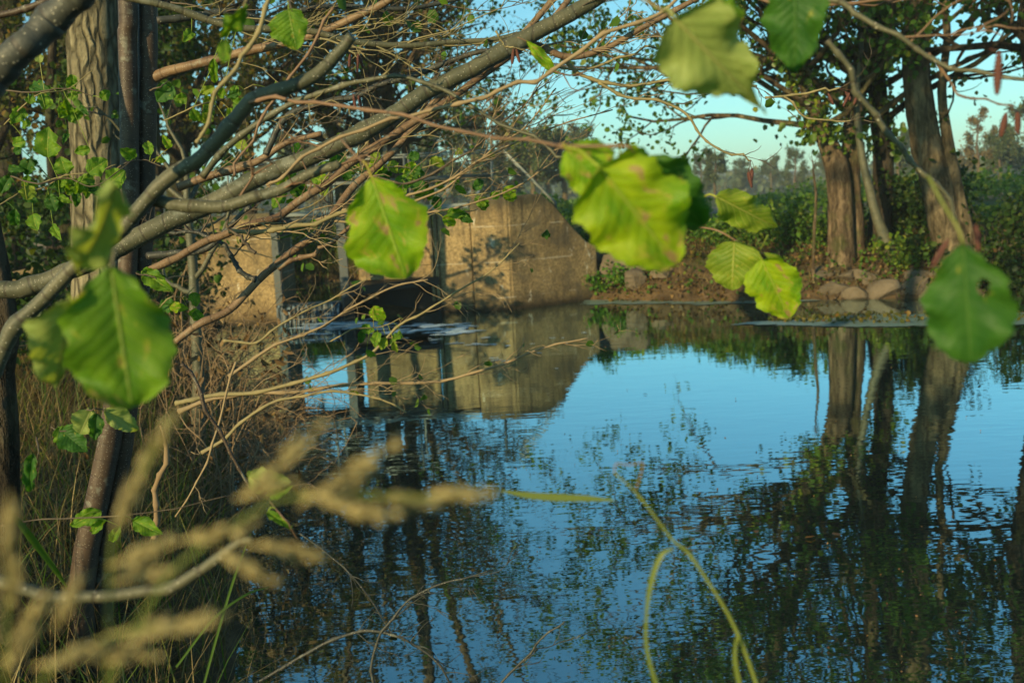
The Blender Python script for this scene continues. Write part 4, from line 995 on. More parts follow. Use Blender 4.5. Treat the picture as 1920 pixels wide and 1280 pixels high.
GB = 'alder branches crossing overhead'
Bmain = branch('alder_branch', 'thickest grey green branch rising from the left edge to the top centre', [(-80,540),(0,530),(90,515),(150,495),(200,472),(240,452),(330,402),(420,365),(500,322),(600,277),(690,232),(760,192),(830,145),(900,103),(1000,45),(1110,-8),(1170,-45)],
    [34,33,34,36,34,32,31,29,28,26], 2.3, MAT['limb'], 501, 7, (.10,.25), MAT['twig_dark'], group=GB, D2=2.5, knots=9, sides=16)
Bnear = branch('alder_branch', 'close blurred branch climbing from the lower left and ending in a blunt orange stub', [(-60,760),(-10,690),(25,610),(95,540),(160,480),(220,425),(270,370),(330,312),(385,275),(440,222),(480,175),(540,155),(590,135),(630,100),(662,62)],
    [30,27,27,27,28,26,27,24,20], 1.55, MAT['limb'], 502, 0, group=GB, knots=8, sides=16)
branch('', '', [(285,374),(330,382),(400,383),(450,376),(500,355),(540,340),(600,312),(635,292)], [22,24,22,20,19,16], 1.57, MAT['limb'], 503, 3, (.05,.12), MAT['twig_red'], parent=Bnear, wood='side_branch')
branch('', '', [(462,190),(500,184),(545,190),(600,196),(670,203),(750,214),(830,238),(920,257),(1000,268),(1060,276),(1110,274),(1165,273)], [7,6,6,5,5,4], 1.55, MAT['twig_red'], 504, 0, D2=.86, parent=Bnear, wood='side_twig', sides=8)
B4 = branch('alder_branch', 'smooth orange branch rising steeply from the tangle past the hanging leaf', [(325,645),(370,612),(410,594),(440,575),(480,528),(520,495),(565,462),(610,430),(635,395),(668,350),(720,300),(790,225),(850,165),(920,115),(985,60),(1035,0),(1060,-30)],
    [13,14,14,15,15,13,12,11,11], 2.6, MAT['limb_red'], 505, 14, (.08,.22), MAT['twig_tan'], 6, .028, GB, D2=2.9, t0=.3)
branch('', '', [(520,495),(560,482),(600,468),(640,440),(665,425)], [9,8,7,6], 2.62, MAT['limb_red'], 506, 2, (.06,.12), MAT['twig_tan'], parent=B4, wood='side_branch')
B5 = branch('alder_branch', 'long reddish branch running parallel just above the steep orange one', [(275,512),(330,486),(380,455),(430,436),(480,420),(520,408),(560,380),(610,350),(660,305),(720,262),(780,222),(850,180),(920,130),(990,75),(1050,20),(1075,-20)],
    [14,14,14,15,14,13,12,11], 2.5, MAT['limb_red'], 507, 16, (.1,.3), MAT['twig_olive'], 5, .028, GB, D2=2.8, t0=.2)
branch('', '', [(430,436),(500,432),(560,420),(620,405),(680,398),(740,395)], [8,8,7,5], 2.5, MAT['twig_olive'], 508, 5, (.1,.25), MAT['twig_tan'], parent=B5, wood='side_branch', kids=5)
branch('alder_branch', 'orange brown bough leaving the twin stems at the upper left', [(274,152),(320,132),(370,118),(430,104),(490,94),(550,78),(600,60),(650,38),(720,5),(760,-20)], [22,17,15,14,14,12], 3.06, MAT['limb_red'], 509, 14, (.12,.35), MAT['twig_olive'], 22, .034, GB, D2=2.8)
branch('alder_branch', 'slate grey branch sagging along the top from the upper left corner', [(200,-8),(260,2),(330,16),(390,36),(450,50),(520,56),(590,62),(640,75),(700,84),(780,85),(860,76),(930,74),(990,62)], [12,13,13,12,12,11,10,9], 2.4, MAT['limb'], 510, 16, (.1,.35), MAT['twig_olive'], 8, .03, GB, D2=2.6, tdir=(1,0,-.1))
branch('alder_branch', 'dark thin bough just below the sagging top branch', [(290,42),(340,36),(400,26),(450,24),(500,40),(560,22),(640,16),(720,20),(800,12),(880,-2)], [14,12,11,10,8,7], 2.7, MAT['limb_dark'], 511, 12, (.1,.3), MAT['twig_dark'], 10, .03, GB, D2=3.0)
branch('alder_branch', 'blackish thick bough crossing the top left corner', [(-60,210),(0,140),(40,85),(80,42),(130,-10),(170,-50)], [50,54,52,50,46], 1.3, MAT['limb_dark'], 512, group=GB, sides=18)
branch('alder_branch', 'curved blue grey branch arching behind the thickest one', [(500,293),(508,270),(522,240),(548,212),(580,200),(625,192),(665,182),(705,160),(760,145),(810,122),(850,105),(900,92),(960,88)], [12,12,12,11,10,8], 2.7, MAT['limb_dark'], 513, 7, (.1,.25), MAT['twig_dark'], group=GB)
branch('alder_branch', 'olive twig arching over and falling toward the large leaves', [(380,330),(430,275),(500,220),(560,190),(620,168),(690,148),(755,145),(836,171),(890,202),(977,249),(1030,278),(1062,292)], [11,11,10,8,7,6,5,5], 1.9, MAT['limb'], 514, 3, (.05,.12), MAT['twig_olive'], group=GB, D2=1.7, t1=.6)
branch('alder_branch', 'thin tawny twig falling from the top past the thickest branch to the lower left', [(1290,-20),(1230,28),(1150,62),(1080,102),(1020,140),(970,158),(920,178),(870,187),(800,205),(740,225),(680,240),(620,262),(570,290),(530,330),(500,345)], [6,7,7,7,6,6,5], 1.75, MAT['twig_tan'], 515, 5, (.04,.10), MAT['twig_red'], group=GB)
branch('alder_branch', 'reddish brown bough at the top right of centre curving under the thick branch', [(900,135),(960,95),(1010,88),(1060,108),(1100,106),(1150,88),(1200,58),(1250,28),(1320,-10)], [14,13,12,11,10,9], 2.5, MAT['limb_red'], 516, 6, (.1,.3), MAT['twig_tan'], 4, .03, GB)
branch('alder_branch', 'dark forked branch near the orange one, hooked over the pier', [(478,605-130),(460,455),(440,435),(420,420)], [6,5,5], 2.4, MAT['twig_dark'], 517, 3, (.05,.1), MAT['twig_dark'], group=GB)
branch('alder_branch', 'blackish twig hooking down onto the steep orange branch', [(484,528),(462,515),(445,500),(430,475),(415,458),(390,442),(365,437),(330,438),(310,445)], [11,9,8,7,6,5], 2.55, MAT['limb_dark'], 518, 7, (.05,.12), MAT['twig_dark'], group=GB, D2=2.6)
branch('alder_branch', 'slate bough passing behind the reddish one at left', [(280,480),(330,478),(380,470),(420,440),(445,415),(470,388)], [12,12,11,10], 2.9, MAT['limb_dark'], 519, 3, (.05,.15), MAT['twig_dark'], group=GB)
branch('alder_branch', 'tan bough left of centre half hidden behind the thickest branch', [(330,352),(380,335),(430,318),(490,300),(540,268),(600,250)], [16,15,14,12,9], 2.9, MAT['limb_red'], 520, 5, (.1,.25), MAT['twig_tan'], group=GB)
branch('alder_branch', 'straight brown twig slanting from the top to the close branch', [(510,-10),(490,40),(465,85),(440,120),(415,155),(398,195),(380,240),(365,272)], [8,8,7,7,6], 1.4, MAT['twig_olive'], 521, 0, group=GB, sides=8)
branch('alder_branch', 'red brown twig crossing from top centre down to the left branches', [(625,15),(600,60),(570,110),(520,180),(495,215),(470,262),(450,300),(440,330)], [5,5,4,4], 1.8, MAT['twig_red'], 522, 0, group=GB, sides=8)
branch('alder_branch', 'dim reddish bough entering at the upper left edge', [(-20,30),(40,18),(90,5),(140,-10)], [12,12,11], 2.0, MAT['stem_red'], 523, group=GB)
# fans of fine bare twigs in the middle
for k, (pts, wpx, lab) in enumerate([
    ([(640,396),(700,388),(760,372),(820,350),(880,318),(940,282),(1000,252),(1060,232),(1150,205)], [6,5,4,3,2], 'long fine tan twig sweeping right above the footbridge'),
    ([(560,420),(640,408),(720,402),(790,372),(850,342),(900,300),(950,262),(1000,220),(1040,170)], [6,5,4,3,2], 'fine tan twig fanning up toward the open sky'),
    ([(700,330),(760,345),(820,320),(880,285),(930,240),(980,200),(1020,150)], [5,4,3,2], 'dark fine twig rising behind the hanging leaf'),
    ([(620,415),(700,420),(780,400),(850,392),(920,372),(980,340),(1040,300)], [5,4,3,2], 'low fine twig lying across the deck plate')]):
    branch('bare_twig', lab, pts, wpx, 3.1 + k*.15, MAT['twig_tan' if k != 2 else 'twig_dark'], 530 + k, 9, (.12,.36), None, 3, .03, 'fine bare twigs in the middle', tdir=(1,0,.5), twr=.0016, sides=6, cat='twig', kids=3)
for k, (pts, wpx, lab, nl) in enumerate([
    ([(1030,95),(1070,128),(1110,155),(1170,162),(1230,153),(1290,150),(1350,148),(1420,158)], [7,6,5,4], 'dark knobbly twig reaching right under the palest leaf', 2),
    ([(1120,158),(1180,180),(1240,190),(1290,212),(1315,250),(1345,275),(1385,288),(1412,298)], [5,5,4,3], 'drooping twig ending in a bunch of catkins', 0),
    ([(1040,130),(1100,128),(1160,110),(1210,90),(1250,92)], [4,4,3], 'short twig with a catkin pair in the open sky', 0),
    ([(1440,185),(1500,175),(1545,168),(1575,165)], [4,4,3], 'short twig with catkins before the ivy trunk', 0),
    ([(1470,180),(1510,215),(1560,228),(1592,228)], [4,3,3], 'crooked bare twig just below the catkin twig before the ivy trunk', 0)]):
    branch('catkin_twig' if k else 'bare_twig', lab, pts, wpx, 2.6, MAT['twig_olive'], 540 + k, 8 if k == 0 else 3, (.04,.14), MAT['twig_dark'], nl, .03, None, sides=7, cat='twig', twr=.0012, kids=3)
    t = [o for o in COL.objects if o.get('label') == lab][0]
    if k == 1: catkins(t, 1408, 300, 2.6, 1, 4, .040, .0045, .014, .03)
    if k == 2: catkins(t, 1256, 90, 2.6, 2, 2, .034, .0042, .008, .006)
    if k == 3: catkins(t, 1572, 165, 2.6, 3, 4, .034, .0042, .018, .014)
t = branch('catkin_twig', 'slender twig with dark red catkins hanging in front of the thick branch', [(930,60),(945,85),(960,88)], [4,3,3], 2.3, MAT['twig_olive'], 550, 2, (.03,.08), cat='twig', sides=6)
catkins(t, 968, 88, 2.3, 4, 2, .03, .004, .01, .004)
t = branch('catkin_twig', 'twig with long pale catkins hanging beside the close stub', [(600,70),(640,85),(660,95),(672,110)], [4,3,3], 2.2, MAT['twig_olive'], 551, 2, (.03,.08), cat='twig', sides=6)
catkins(t, 665, 100, 2.2, 5, 3, .034, .0035, .01, .004); catkins(t, 660, 175, 2.2, 6, 3, .034, .0035, .01, .004)

# near right branches
GR = 'blurred branches at the upper right'
Br = branch('alder_branch', 'blurred branch entering at the top right and running to the right edge', [(1490,-20),(1540,10),(1600,18),(1650,55),(1700,85),(1750,112),(1800,130),(1870,142),(1960,160)], [9,10,9,8,7,6], 1.3, MAT['limb'], 560, 2, (.06,.16), MAT['twig_red'], group=GR, D2=1.2)
branch('', '', [(1735,100),(1775,145),(1800,175),(1850,190),(1900,200)], [5,4,3], 1.25, MAT['twig_red'], 561, parent=Br, wood='side_twig', sides=6)
for cx, cy, D_, n_, ln in ((1856,90,.95,1,.042),(1896,205,1.2,2,.030)): catkins(Br, cx, cy, D_, int(cx), n_, ln, .0038, .006, .004)
branch('alder_branch', 'blurred grey branch bending down in front of the bare leaning trunk', [(1545,70),(1580,115),(1608,165),(1640,225),(1680,268),(1715,300),(1745,330),(1770,372),(1785,420)], [9,10,10,9,8,6], 1.25, MAT['limb'], 562, 0, (.04,.1), MAT['twig_red'], group=GR)
branch('alder_branch', 'small reddish twig crossing the top right corner', [(1380,-15),(1450,5),(1530,12),(1600,8),(1700,-10)], [6,6,5], 1.5, MAT['twig_red'], 563, 1, (.06,.14), group=GR)

# ---------------------------------------------------------------- the large near leaves on their twigs
LM = dict(
    lime = mat_bigleaf('lime green alder leaf', (0.11, 0.25, 0.006), (0.30, 0.40, 0.010), (0.30, 0.38, 0.06), .45, .63, 1, .28),
    lime2 = mat_bigleaf('lime alder leaf with brown specks', (0.10, 0.25, 0.006), (0.25, 0.38, 0.010), (0.30, 0.40, 0.06), .45, .60, 4, .0),
    pale = mat_bigleaf('pale leaf underside', (0.20, 0.27, 0.07), (0.28, 0.34, 0.10), (0.38, 0.40, 0.15), .35, .74, 2),
    green = mat_bigleaf('mid green alder leaf', (0.06, 0.16, 0.010), (0.14, 0.26, 0.015), (0.26, 0.34, 0.07), .40, .68, 3),
    yelgreen = mat_bigleaf('ribbed yellow green leaf', (0.11, 0.19, 0.015), (0.20, 0.27, 0.025), (0.38, 0.40, 0.10), .40, .66, 6, vk=.6),
    dark = mat_bigleaf('dark green alder leaf', (0.020, 0.085, 0.012), (0.045, 0.13, 0.015), (0.07, 0.16, 0.03), .35, .72, 5),
)
tw = thing('leafy_twig', 'reddish twig bearing the largest blotched lime leaves at centre right', 'leafy twig', P(1165, 273, .86))
T = M(); T.tube(smooth_path(np.array([P(1040,272,.90), P(1090,274,.87), P(1165,273,.86), P(1185,277,.86)]), n=12), .0013, 8); T.build('wood', MAT['twig_red'], tw)
big_leaf(tw, LM['lime'], (1122,312), (1272,500), 212, .84, 601, .02, stalk=P(1060,276,.88), droop=.05, label='large lime leaf with brown blotches along its lower edge')
big_leaf(tw, LM['lime2'], (1062,280), (1150,372), 120, .88, 602, .0, half=(1, .75), stalk=P(1055,276,.88), label='smaller lime leaf half hidden behind the largest one')
big_leaf(tw, LM['dark'], (1205,300), (1326,432), 120, .93, 603, .02, stalk=P(1180,277,.87), label='shaded green leaf behind the largest one')
big_leaf(tw, LM['lime'], (1160,290), (1232,330), 70, .87, 604, .03, stalk=P(1165,275,.86))
tw = thing('leafy_twig', 'single lime leaf with brown specks hanging before the sluice', 'leafy twig', P(680, 300, 1.15))
T = M(); T.tube(smooth_path(np.array([P(640,262,1.2), P(665,290,1.17), P(683,305,1.15)]), n=8), .0012, 7); T.build('wood', MAT['twig_red'], tw)
big_leaf(tw, LM['lime2'], (697,332), (762,522), 172, 1.12, 605, .0, shape='obov', stalk=P(680,302,1.15), half=(-1, .82), droop=.06)
tw = thing('leafy_twig', 'twig with the huge dark green leaf and its pale neighbour at left', 'leafy twig', P(205, 500, .8))
T = M(); T.tube(smooth_path(np.array([P(215,470,.8), P(208,500,.78), P(190,530,.76)]), n=8), .0012, 7); T.build('wood', MAT['twig_olive'], tw)
big_leaf(tw, LM['green'], (208,500), (248,768), 218, .74, 606, .0, shape='obov', stalk=P(190,560,.76), droop=.05, half=(-1, .85), label='huge mid green leaf')
big_leaf(tw, LM['pale'], (128,560), (108,745), 130, .80, 607, .03, half=(-1, .35), roll=.2, label='pale leaf underside')
big_leaf(tw, LM['pale'], (215,345), (165,530), 84, .62, 608, .04, roll=.7, shape='thin', label='close blurred upright leaf')
tw = thing('leafy_twig', 'twig at the top right with the palest leaf beside a dark one', 'leafy twig', P(1240, 20, .85))
T = M(); T.tube(smooth_path(np.array([P(1190,-10,.9), P(1240,18,.86), P(1262,32,.84)]), n=8), .0011, 7); T.build('wood', MAT['twig_olive'], tw)
big_leaf(tw, LM['pale'], (1262,32), (1445,220), 196, .80, 609, .04, shape='point', stalk=P(1245,22,.85), label='pale underside of a pointed leaf')
big_leaf(tw, LM['dark'], (1492,-40), (1490,132), 114, .95, 610, .0, label='dark leaf beside the pale one')
big_leaf(tw, LM['green'], (1310,20), (1400,30), 60, .84, 620, .0)
tw = thing('leafy_twig', 'twig with four ribbed leaves hanging right of the largest leaf', 'leafy twig', P(1340, 430, 1.5))
T = M(); T.tube(smooth_path(np.array([P(1300,425,1.55), P(1345,432,1.5), P(1395,460,1.5), P(1440,480,1.5)]), n=14), .0014, 8); T.build('wood', MAT['twig_red'], tw)
big_leaf(tw, LM['yelgreen'], (1344,369), (1466,432), 74, 1.45, 611, .03, stalk=P(1318,370,1.47), cup=.2, label='ribbed leaf topmost of the four')
big_leaf(tw, LM['yelgreen'], (1377,452), (1372,545), 104, 1.45, 612, .0, stalk=P(1392,458,1.5), label='ribbed leaf with a brown flank, left of the four')
big_leaf(tw, LM['lime'], (1428,486), (1482,600), 106, 1.40, 613, .0, stalk=P(1412,466,1.48), label='sunlit leaf with brown torn tip, lowest of the four')
big_leaf(tw, LM['yelgreen'], (1432,474), (1476,498), 18, 1.42, 614, .0, shape='thin')
T = M(); T.tube(smooth_path(np.array([P(1418,482,1.48), P(1430,460,1.46), P(1440,440,1.45)]), n=8), .0009, 6); T.build('stalk', MAT['reed'], tw)
tw = thing('leafy_twig', 'dark holed leaf hanging on a yellow stalk at the lower right', 'leafy twig', P(1790, 400, .7))
T = M(); T.tube(smooth_path(np.array([P(1740,330,.72), P(1770,385,.71), P(1795,425,.7), P(1806,458,.7)]), n=12), .0011, 7); T.build('stalk', MAT['reed'], tw)
big_leaf(tw, LM['dark'], (1806,458), (1822,684), 160, .70, 615, .0, shape='obov', hole=[(.36, -.42, .075, .16)], droop=.05)
for cx, cy, an in ((1766, 452, .6), (1832, 425, -.1)):
    T = M(); t_ = np.linspace(0, 1, 24); a_, b_ = P(cx+18*an*1.2, cy-4, .78), P(cx-30*an, cy+46, .78)
    T.tube(a_ + (b_-a_)*t_[:, None], .0023*np.sin(math.pi*(t_*.9+.05))**.5*(1+.12*np.sin(t_*38)), 9); T.build('catkin', MAT['catkin'], tw)
tw = thing('leafy_twig', 'two toned green leaf hanging by the top edge left of centre', 'leafy twig', P(548, 10, 1.6))
T = M(); T.tube(smooth_path(np.array([P(520,-20,1.6), P(540,0,1.6), P(548,22,1.6)]), n=8), .0013, 7); T.build('wood', MAT['twig_dark'], tw)
big_leaf(tw, LM['green'], (541,18), (556,92), 84, 1.6, 616, .0, stalk=P(540,2,1.6), half=(-1, .7))
tw = thing('leafy_twig', 'narrow folded leaf dangling at the top left of the picture', 'leafy twig', P(455, 0, 1.1))
T = M(); T.tube(smooth_path(np.array([P(470,-20,1.1), P(462,0,1.1), P(455,15,1.1)]), n=8), .001, 7); T.build('wood', MAT['twig_olive'], tw)
big_leaf(tw, LM['green'], (462,8), (418,80), 30, 1.1, 617, .02, shape='thin', roll=.6)
big_leaf(tw, LM['green'], (424,72), (418,120), 26, 1.1, 618, .0, shape='thin')
tw = thing('leafy_twig', 'narrow bright leaf seen edge on above the open sky', 'leafy twig', P(985, 75, 2.0))
T = M(); T.tube(smooth_path(np.array([P(970,70,2.0), P(980,74,2.0), P(988,78,2.0)]), n=6), .001, 6); T.build('wood', MAT['twig_red'], tw)
big_leaf(tw, LM['lime2'], (986,76), (1046,140), 22, 2.0, 619, .0, shape='thin')

# small leafy twigs
def leafy(label, pts, D, lv, seed, mat='twig_dark', w=3.5, group='small leafy twigs on the left'):
    rng = np.random.default_rng(seed); p3 = np.array([P(x, y, D + rng.normal(0, .03)) for x, y in pts])
    t = thing('leafy_twig', label, 'leafy twig', p3[0], group); pa = smooth_path(p3, n=24); T = M()
    pa = pa + np.cumsum(rng.normal(0, .0008, pa.shape), 0)
    T.tube(pa, np.linspace(1, .5, len(pa)) * w / 2 * D / F_PX, 6); T.build('wood', MAT[mat], t)
    for k, (bx, by, tx, ty, wp, ml) in enumerate(lv):
        b = P(bx, by, D); i = int(np.argmin(np.linalg.norm(pa - b, axis=1)))
        big_leaf(t, LM[ml], (bx, by), (tx, ty), wp, D, seed*7 + k, rng.normal(0, .02), stalk=pa[i], roll=rng.normal(0, .25), fold=.25)
leafy('twig with a wide round leaf left of the furrowed trunk', [(20,330),(70,345),(130,335),(180,350),(250,300)], 2.6, [(90,295,88,240,46,'green'),(125,325,112,295,36,'green'),(165,325,200,298,36,'green'),(205,345,232,320,40,'green'),(50,375,55,345,30,'yelgreen'),(145,362,150,342,20,'green')], 701)
leafy('twig with small leaves crossing the twin stems', [(215,320),(240,305),(270,300),(300,312)], 2.7, [(252,295,228,280,26,'green'),(283,292,274,262,20,'green'),(290,298,312,302,12,'lime2'),(318,278,306,254,16,'lime2')], 702)
leafy('faint twig with dull leaves near the top left', [(10,170),(60,172),(120,165),(170,180)], 3.0, [(75,118,72,98,16,'pale'),(85,205,82,172,28,'green'),(128,215,122,190,24,'green'),(190,186,205,170,20,'green'),(55,195,60,178,18,'green')], 703)
leafy('single shaded leaf hugging the twin stems', [(280,170),(300,165),(315,150)], 2.9, [(325,160,292,190,34,'dark')], 704)
leafy('crumpled pale leaves under the huge dark leaf', [(150,775),(180,765),(215,765)], 1.9, [(170,770,150,765+50,60,'pale'),(195,770,262,805,44,'pale'),(180,775,178,825,30,'dark')], 705)
leafy('dark crumpled leaf low at the left', [(95,800),(120,810),(150,805)], 2.0, [(115,805,160,845,50,'dark'),(110,800,130,835,40,'green')], 706)
leafy('hanging folded leaf at the left over the dry grass', [(70,820),(65,850),(60,880)], 1.8, [(62,850,52,925,26,'dark')], 707)
leafy('small leaves on a thin dark twig low over the grass', [(0,985),(80,975),(180,968),(300,955),(430,925)], 1.9, [(190,958,130,985,34,'green'),(200,975,165,998,24,'green'),(225,985,205,1020,20,'green'),(250,975,300,1000,34,'green')], 708)
leafy('green leaf pair at the tip of a reddish twig above the dark water', [(560,1010),(530,960),(505,930),(480,905)], 1.3, [(465,895,540,905,50,'pale'),(505,930,545,915,18,'green'),(500,960,548,990,18,'green')], 709, 'twig_red')
leafy('small leaf hanging from the orange branch', [(255,512),(275,512),(300,520)], 2.3, [(268,508,320,545,34,'green'),(262,512,310,518,14,'dark')], 710)
leafy('few small leaves at the top edge left of centre', [(320,5),(380,20),(440,50)], 2.7, [(350,12,345,25,26,'green'),(360,60,345,75,20,'green'),(400,110,402,160,18,'green'),(420,165,410,185,18,'green'),(360,205,372,230,22,'green')], 711)
rng = np.random.default_rng(720)
for g_i, (cx, cy, sx, sy, nn, D_, lab) in enumerate([(760,318,60,22,15,3.6,'spray of small green leaves above the hanging lime leaf'), (650,300,50,40,14,3.4,'spray of small green leaves left of the hanging lime leaf'), (830,345,60,20,10,3.8,'spray of small leaves over the footbridge rail'),
        (560,335,55,45,12,3.5,'spray of leaves behind the branch stub'), (930,360,45,16,5,3.6,'few dark leaves hanging over the concrete abutment'), (400,190,70,60,14,3.6,'loose spray of leaves among the upper left twigs'),
        (60,360,60,60,14,3.2,'shaded spray of leaves in the left thicket'), (140,330,70,40,12,3.4,'shaded spray of leaves before the furrowed trunk'), (850,400,40,12,4,3.3,'two or three leaves in front of the deck plate'),
        (330,560,30,40,5,3.2,'sparse leaves low in the dry tangle by the pale sapling'), (690,620,60,40,8,3.6,'sparse leaves on the bare shrub over the foam'), (100,180,70,90,16,3.4,'dim spray of leaves at the upper left edge')]):
    pts = [(cx-sx*1.3, cy+sy*.6), (cx-sx*.4, cy+rng.normal(0, 6)), (cx+sx*.4, cy-sy*.1), (cx+sx*1.1, cy-sy*.5)]; lv = []
    for q in range(nn):
        x = cx + rng.normal(0, sx*.6); y = cy + rng.normal(0, sy*.6); a = rng.uniform(-.6, math.pi+.3); L_ = rng.uniform(16, 36)
        lv.append((x, y, x+math.cos(a)*L_, y+abs(math.sin(a))*L_*.9+4, L_*rng.uniform(.5, .95), ['green','dark','yelgreen','lime2','green'][rng.integers(5)] if g_i not in (6,7,11) else ['dark','green'][rng.integers(2)]))
    leafy(lab, pts, D_, lv, 730 + g_i, 'twig_olive', 3, 'sprays of small leaves')

# bare shrub over the water
SH = 'bare shrub limbs reaching over the water'
for k, (pts, wpx, lab, D_, tw_, nl) in enumerate([
    ([(330,760),(380,745),(470,735),(560,715),(640,690),(700,655),(760,600),(800,580),(870,540),(930,505),(975,460)], [9,8,7,5,4,3,2], 'forking bare limb rising over the foam toward the abutment', 4.2, 15, 8),
    ([(340,770),(400,748),(470,738),(540,736),(620,728),(700,722),(790,718),(870,700),(950,672),(1020,650),(1100,632)], [9,8,7,6,5,4,3], 'long low bare limb stretching right over the water', 4.4, 17, 12),
    ([(380,850),(440,800),(500,760),(560,745),(640,735),(700,745),(760,775)], [7,6,5,4,3], 'drooping bare limb touching the reflections', 4.0, 9, 2),
    ([(430,700),(500,660),(570,625),(640,590),(720,545),(800,520)], [6,5,4,3], 'bare limb passing before the waterfall', 4.3, 8, 6),
    ([(420,640),(480,640),(540,600),(620,560),(700,520)], [5,4,3,2], 'higher bare limb before the upstream opening', 4.6, 6, 4)]):
    branch('bare_branch', lab, pts, wpx, D_, MAT['twig_tan' if k % 2 else 'twig_olive'], 580 + k, tw_, (.10,.34), MAT['twig_tan'], nl, .04, SH, tdir=(.9,0,.35), sides=6, kids=3, twr=.0022, kink=1.5, cat='branch')

# red bramble cane and close stems in the tangle
branch('bramble_cane', 'dark red bramble cane slanting down through the tangle', [(340,680),(370,720),(395,780),(430,840),(460,890),(490,940)], [7,7,6,5], 2.6, MAT['stem_red'], 590, 0, cat='bramble', sides=8)
branch('bramble_cane', 'pale dry cane bending down across the tangle', [(440,680),(425,740),(400,830),(370,900),(330,970)], [4,4,3], 2.9, MAT['twig_tan'], 591, 2, (.05,.1), cat='bramble', sides=6)
branch('dry_stem', 'pale peeling dead stem rising beside the dry seed head', [(290,1000),(292,930),(297,860),(300,790)], [11,10,9,4], 2.6, MAT['tangle'], 592, 0, cat='stem', sides=10)

# broken close twig and fallen branches at the bottom
branch('broken_twig', 'close grey broken twig curving along the bottom left with a pale torn tip', [(-30,1080),(30,1105),(100,1122),(180,1122),(260,1112),(300,1106),(345,1078),(400,1045),(440,1018),(472,1008)], [26,26,24,24,22,18,12], .95, MAT['limb'], 593, 0, cat='twig', sides=14, kink=1)
for k, (pts, lab, wp) in enumerate([
    ([(480,1280),(560,1230),(640,1195),(720,1185),(800,1225),(860,1300)], 'grey fallen branch reaching over the dark water at the bottom', [7,6,5,3]),
    ([(700,1300),(700,1230),(720,1180),(760,1130),(840,1090),(920,1075)], 'thin forking twig standing out of the dark water', [6,5,4,3]),
    ([(930,1290),(990,1230),(1020,1190),(1060,1165)], 'small submerged twig at the bottom centre', [5,4,3]),
    ([(560,1000),(640,1060),(700,1130),(735,1190)], 'hair thin curved twig hanging over the dark water', [3,3,2])]):
    branch('fallen_branch', lab, pts, wp, 2.6, MAT['tangle' if False else 'limb_dark'], 594 + k, [9,6,3,1][k], (.05,.16), None, 0, .03, 'fallen twigs at the water edge', sides=7, tdir=(.6,0,.3), twr=.002)

# ---------------------------------------------------------------- close grasses
def spike(parent, a, b, D, wpx, seed):
    """one seed spikelet cluster, overlapping husks along an axis"""
    rng = np.random.default_rng(seed); p0, p1 = P(a[0], a[1], D), P(b[0], b[1], D); ax = unit(p1-p0); L_ = np.linalg.norm(p1-p0)
    T = M(); T.tube(np.array([p0, (p0+p1)/2, p1]), [.0005, .0004, .0002], 5, .4)
    n = 34; t = rng.beta(1.9, 1.9, n); r = .62*wpx/2*D/F_PX*np.sin(math.pi*(t*.9+.05))**1.3
    q = unit(np.cross(ax, [0, 1, 0])); s = np.cross(ax, q); an = rng.uniform(0, 6.28, n)
    pp = p0 + ax*(t*L_)[:, None] + (np.cos(an)*r*.55)[:, None]*q + (np.sin(an)*r*.55)[:, None]*s
    hl = .0065; w_ = .0011
    for k in range(n):
        d = unit(ax + .30*(np.cos(an[k])*q + np.sin(an[k])*s)); sd = unit(np.cross(d, rng.normal(0, 1, 3))); nn = np.cross(d, sd); h_ = hl*rng.uniform(.7, 1.2)
        v = [pp[k], pp[k]+d*h_*.35+sd*w_, pp[k]+d*h_, pp[k]+d*h_*.35-sd*w_, pp[k]+d*h_*.4+nn*w_*.8]
        T.add(v, [(0,1,4),(1,2,4),(2,3,4),(3,0,4),(0,3,1),(1,3,2)], None, rng.random())
    T.build('seed_spike', MAT['plume'], parent)
def plume(label, stem, spikes, D, seed):
    t = thing('seed_head', label, 'grass', P(*stem[0], D), 'very close blurred grass seed heads'); T = M()
    T.tube(smooth_path(np.array([P(x, y, D) for x, y in stem]), n=20), .0007, 6, .3); T.build('stem', MAT['reed'], t)
    for k, (x0, y0, x1, y1, w_) in enumerate(spikes): spike(t, (x0, y0), (x1, y1), D + ((k*37) % 5 - 2)*.006, w_, seed + k)
plume('close blurred grass seed head fanned over the lower left water', [(180,1330),(300,1100),(400,1010),(480,960),(560,930),(900,935)],
      [(450,935,600,800,44),(560,950,735,835,40),(440,935,540,900,50),(560,915,720,975,44),(700,925,820,950,52),(800,925,925,925,30),(330,1015,480,985,46),(440,1015,615,1045,44),(410,1035,505,1085,36),(620,945,700,880,34),(640,950,740,960,34)], .33, 800)
plume('close blurred grass seed head at left, standing upright', [(200,1330),(205,1150),(215,1000),(260,900),(320,780)], [(215,1000,262,890,44),(245,915,330,770,40),(200,1110,300,1020,44),(205,1060,330,1010,40),(215,1090,330,1070,40)], .34, 830)
plume('lowest close grass seed head at the bottom left', [(40,1330),(120,1230),(220,1190),(300,1170)], [(230,1205,420,1150,50),(120,1230,300,1225,54),(200,1190,330,1160,44),(60,1250,190,1210,44),(100,1180,150,1090,36)], .32, 850)
plume('dim close seed head at the left edge', [(10,1330),(12,1200),(20,1000)], [(15,1060,25,950,46),(12,1160,30,1050,50),(20,1200,90,1120,44),(10,1260,60,1180,48)], .32, 870)

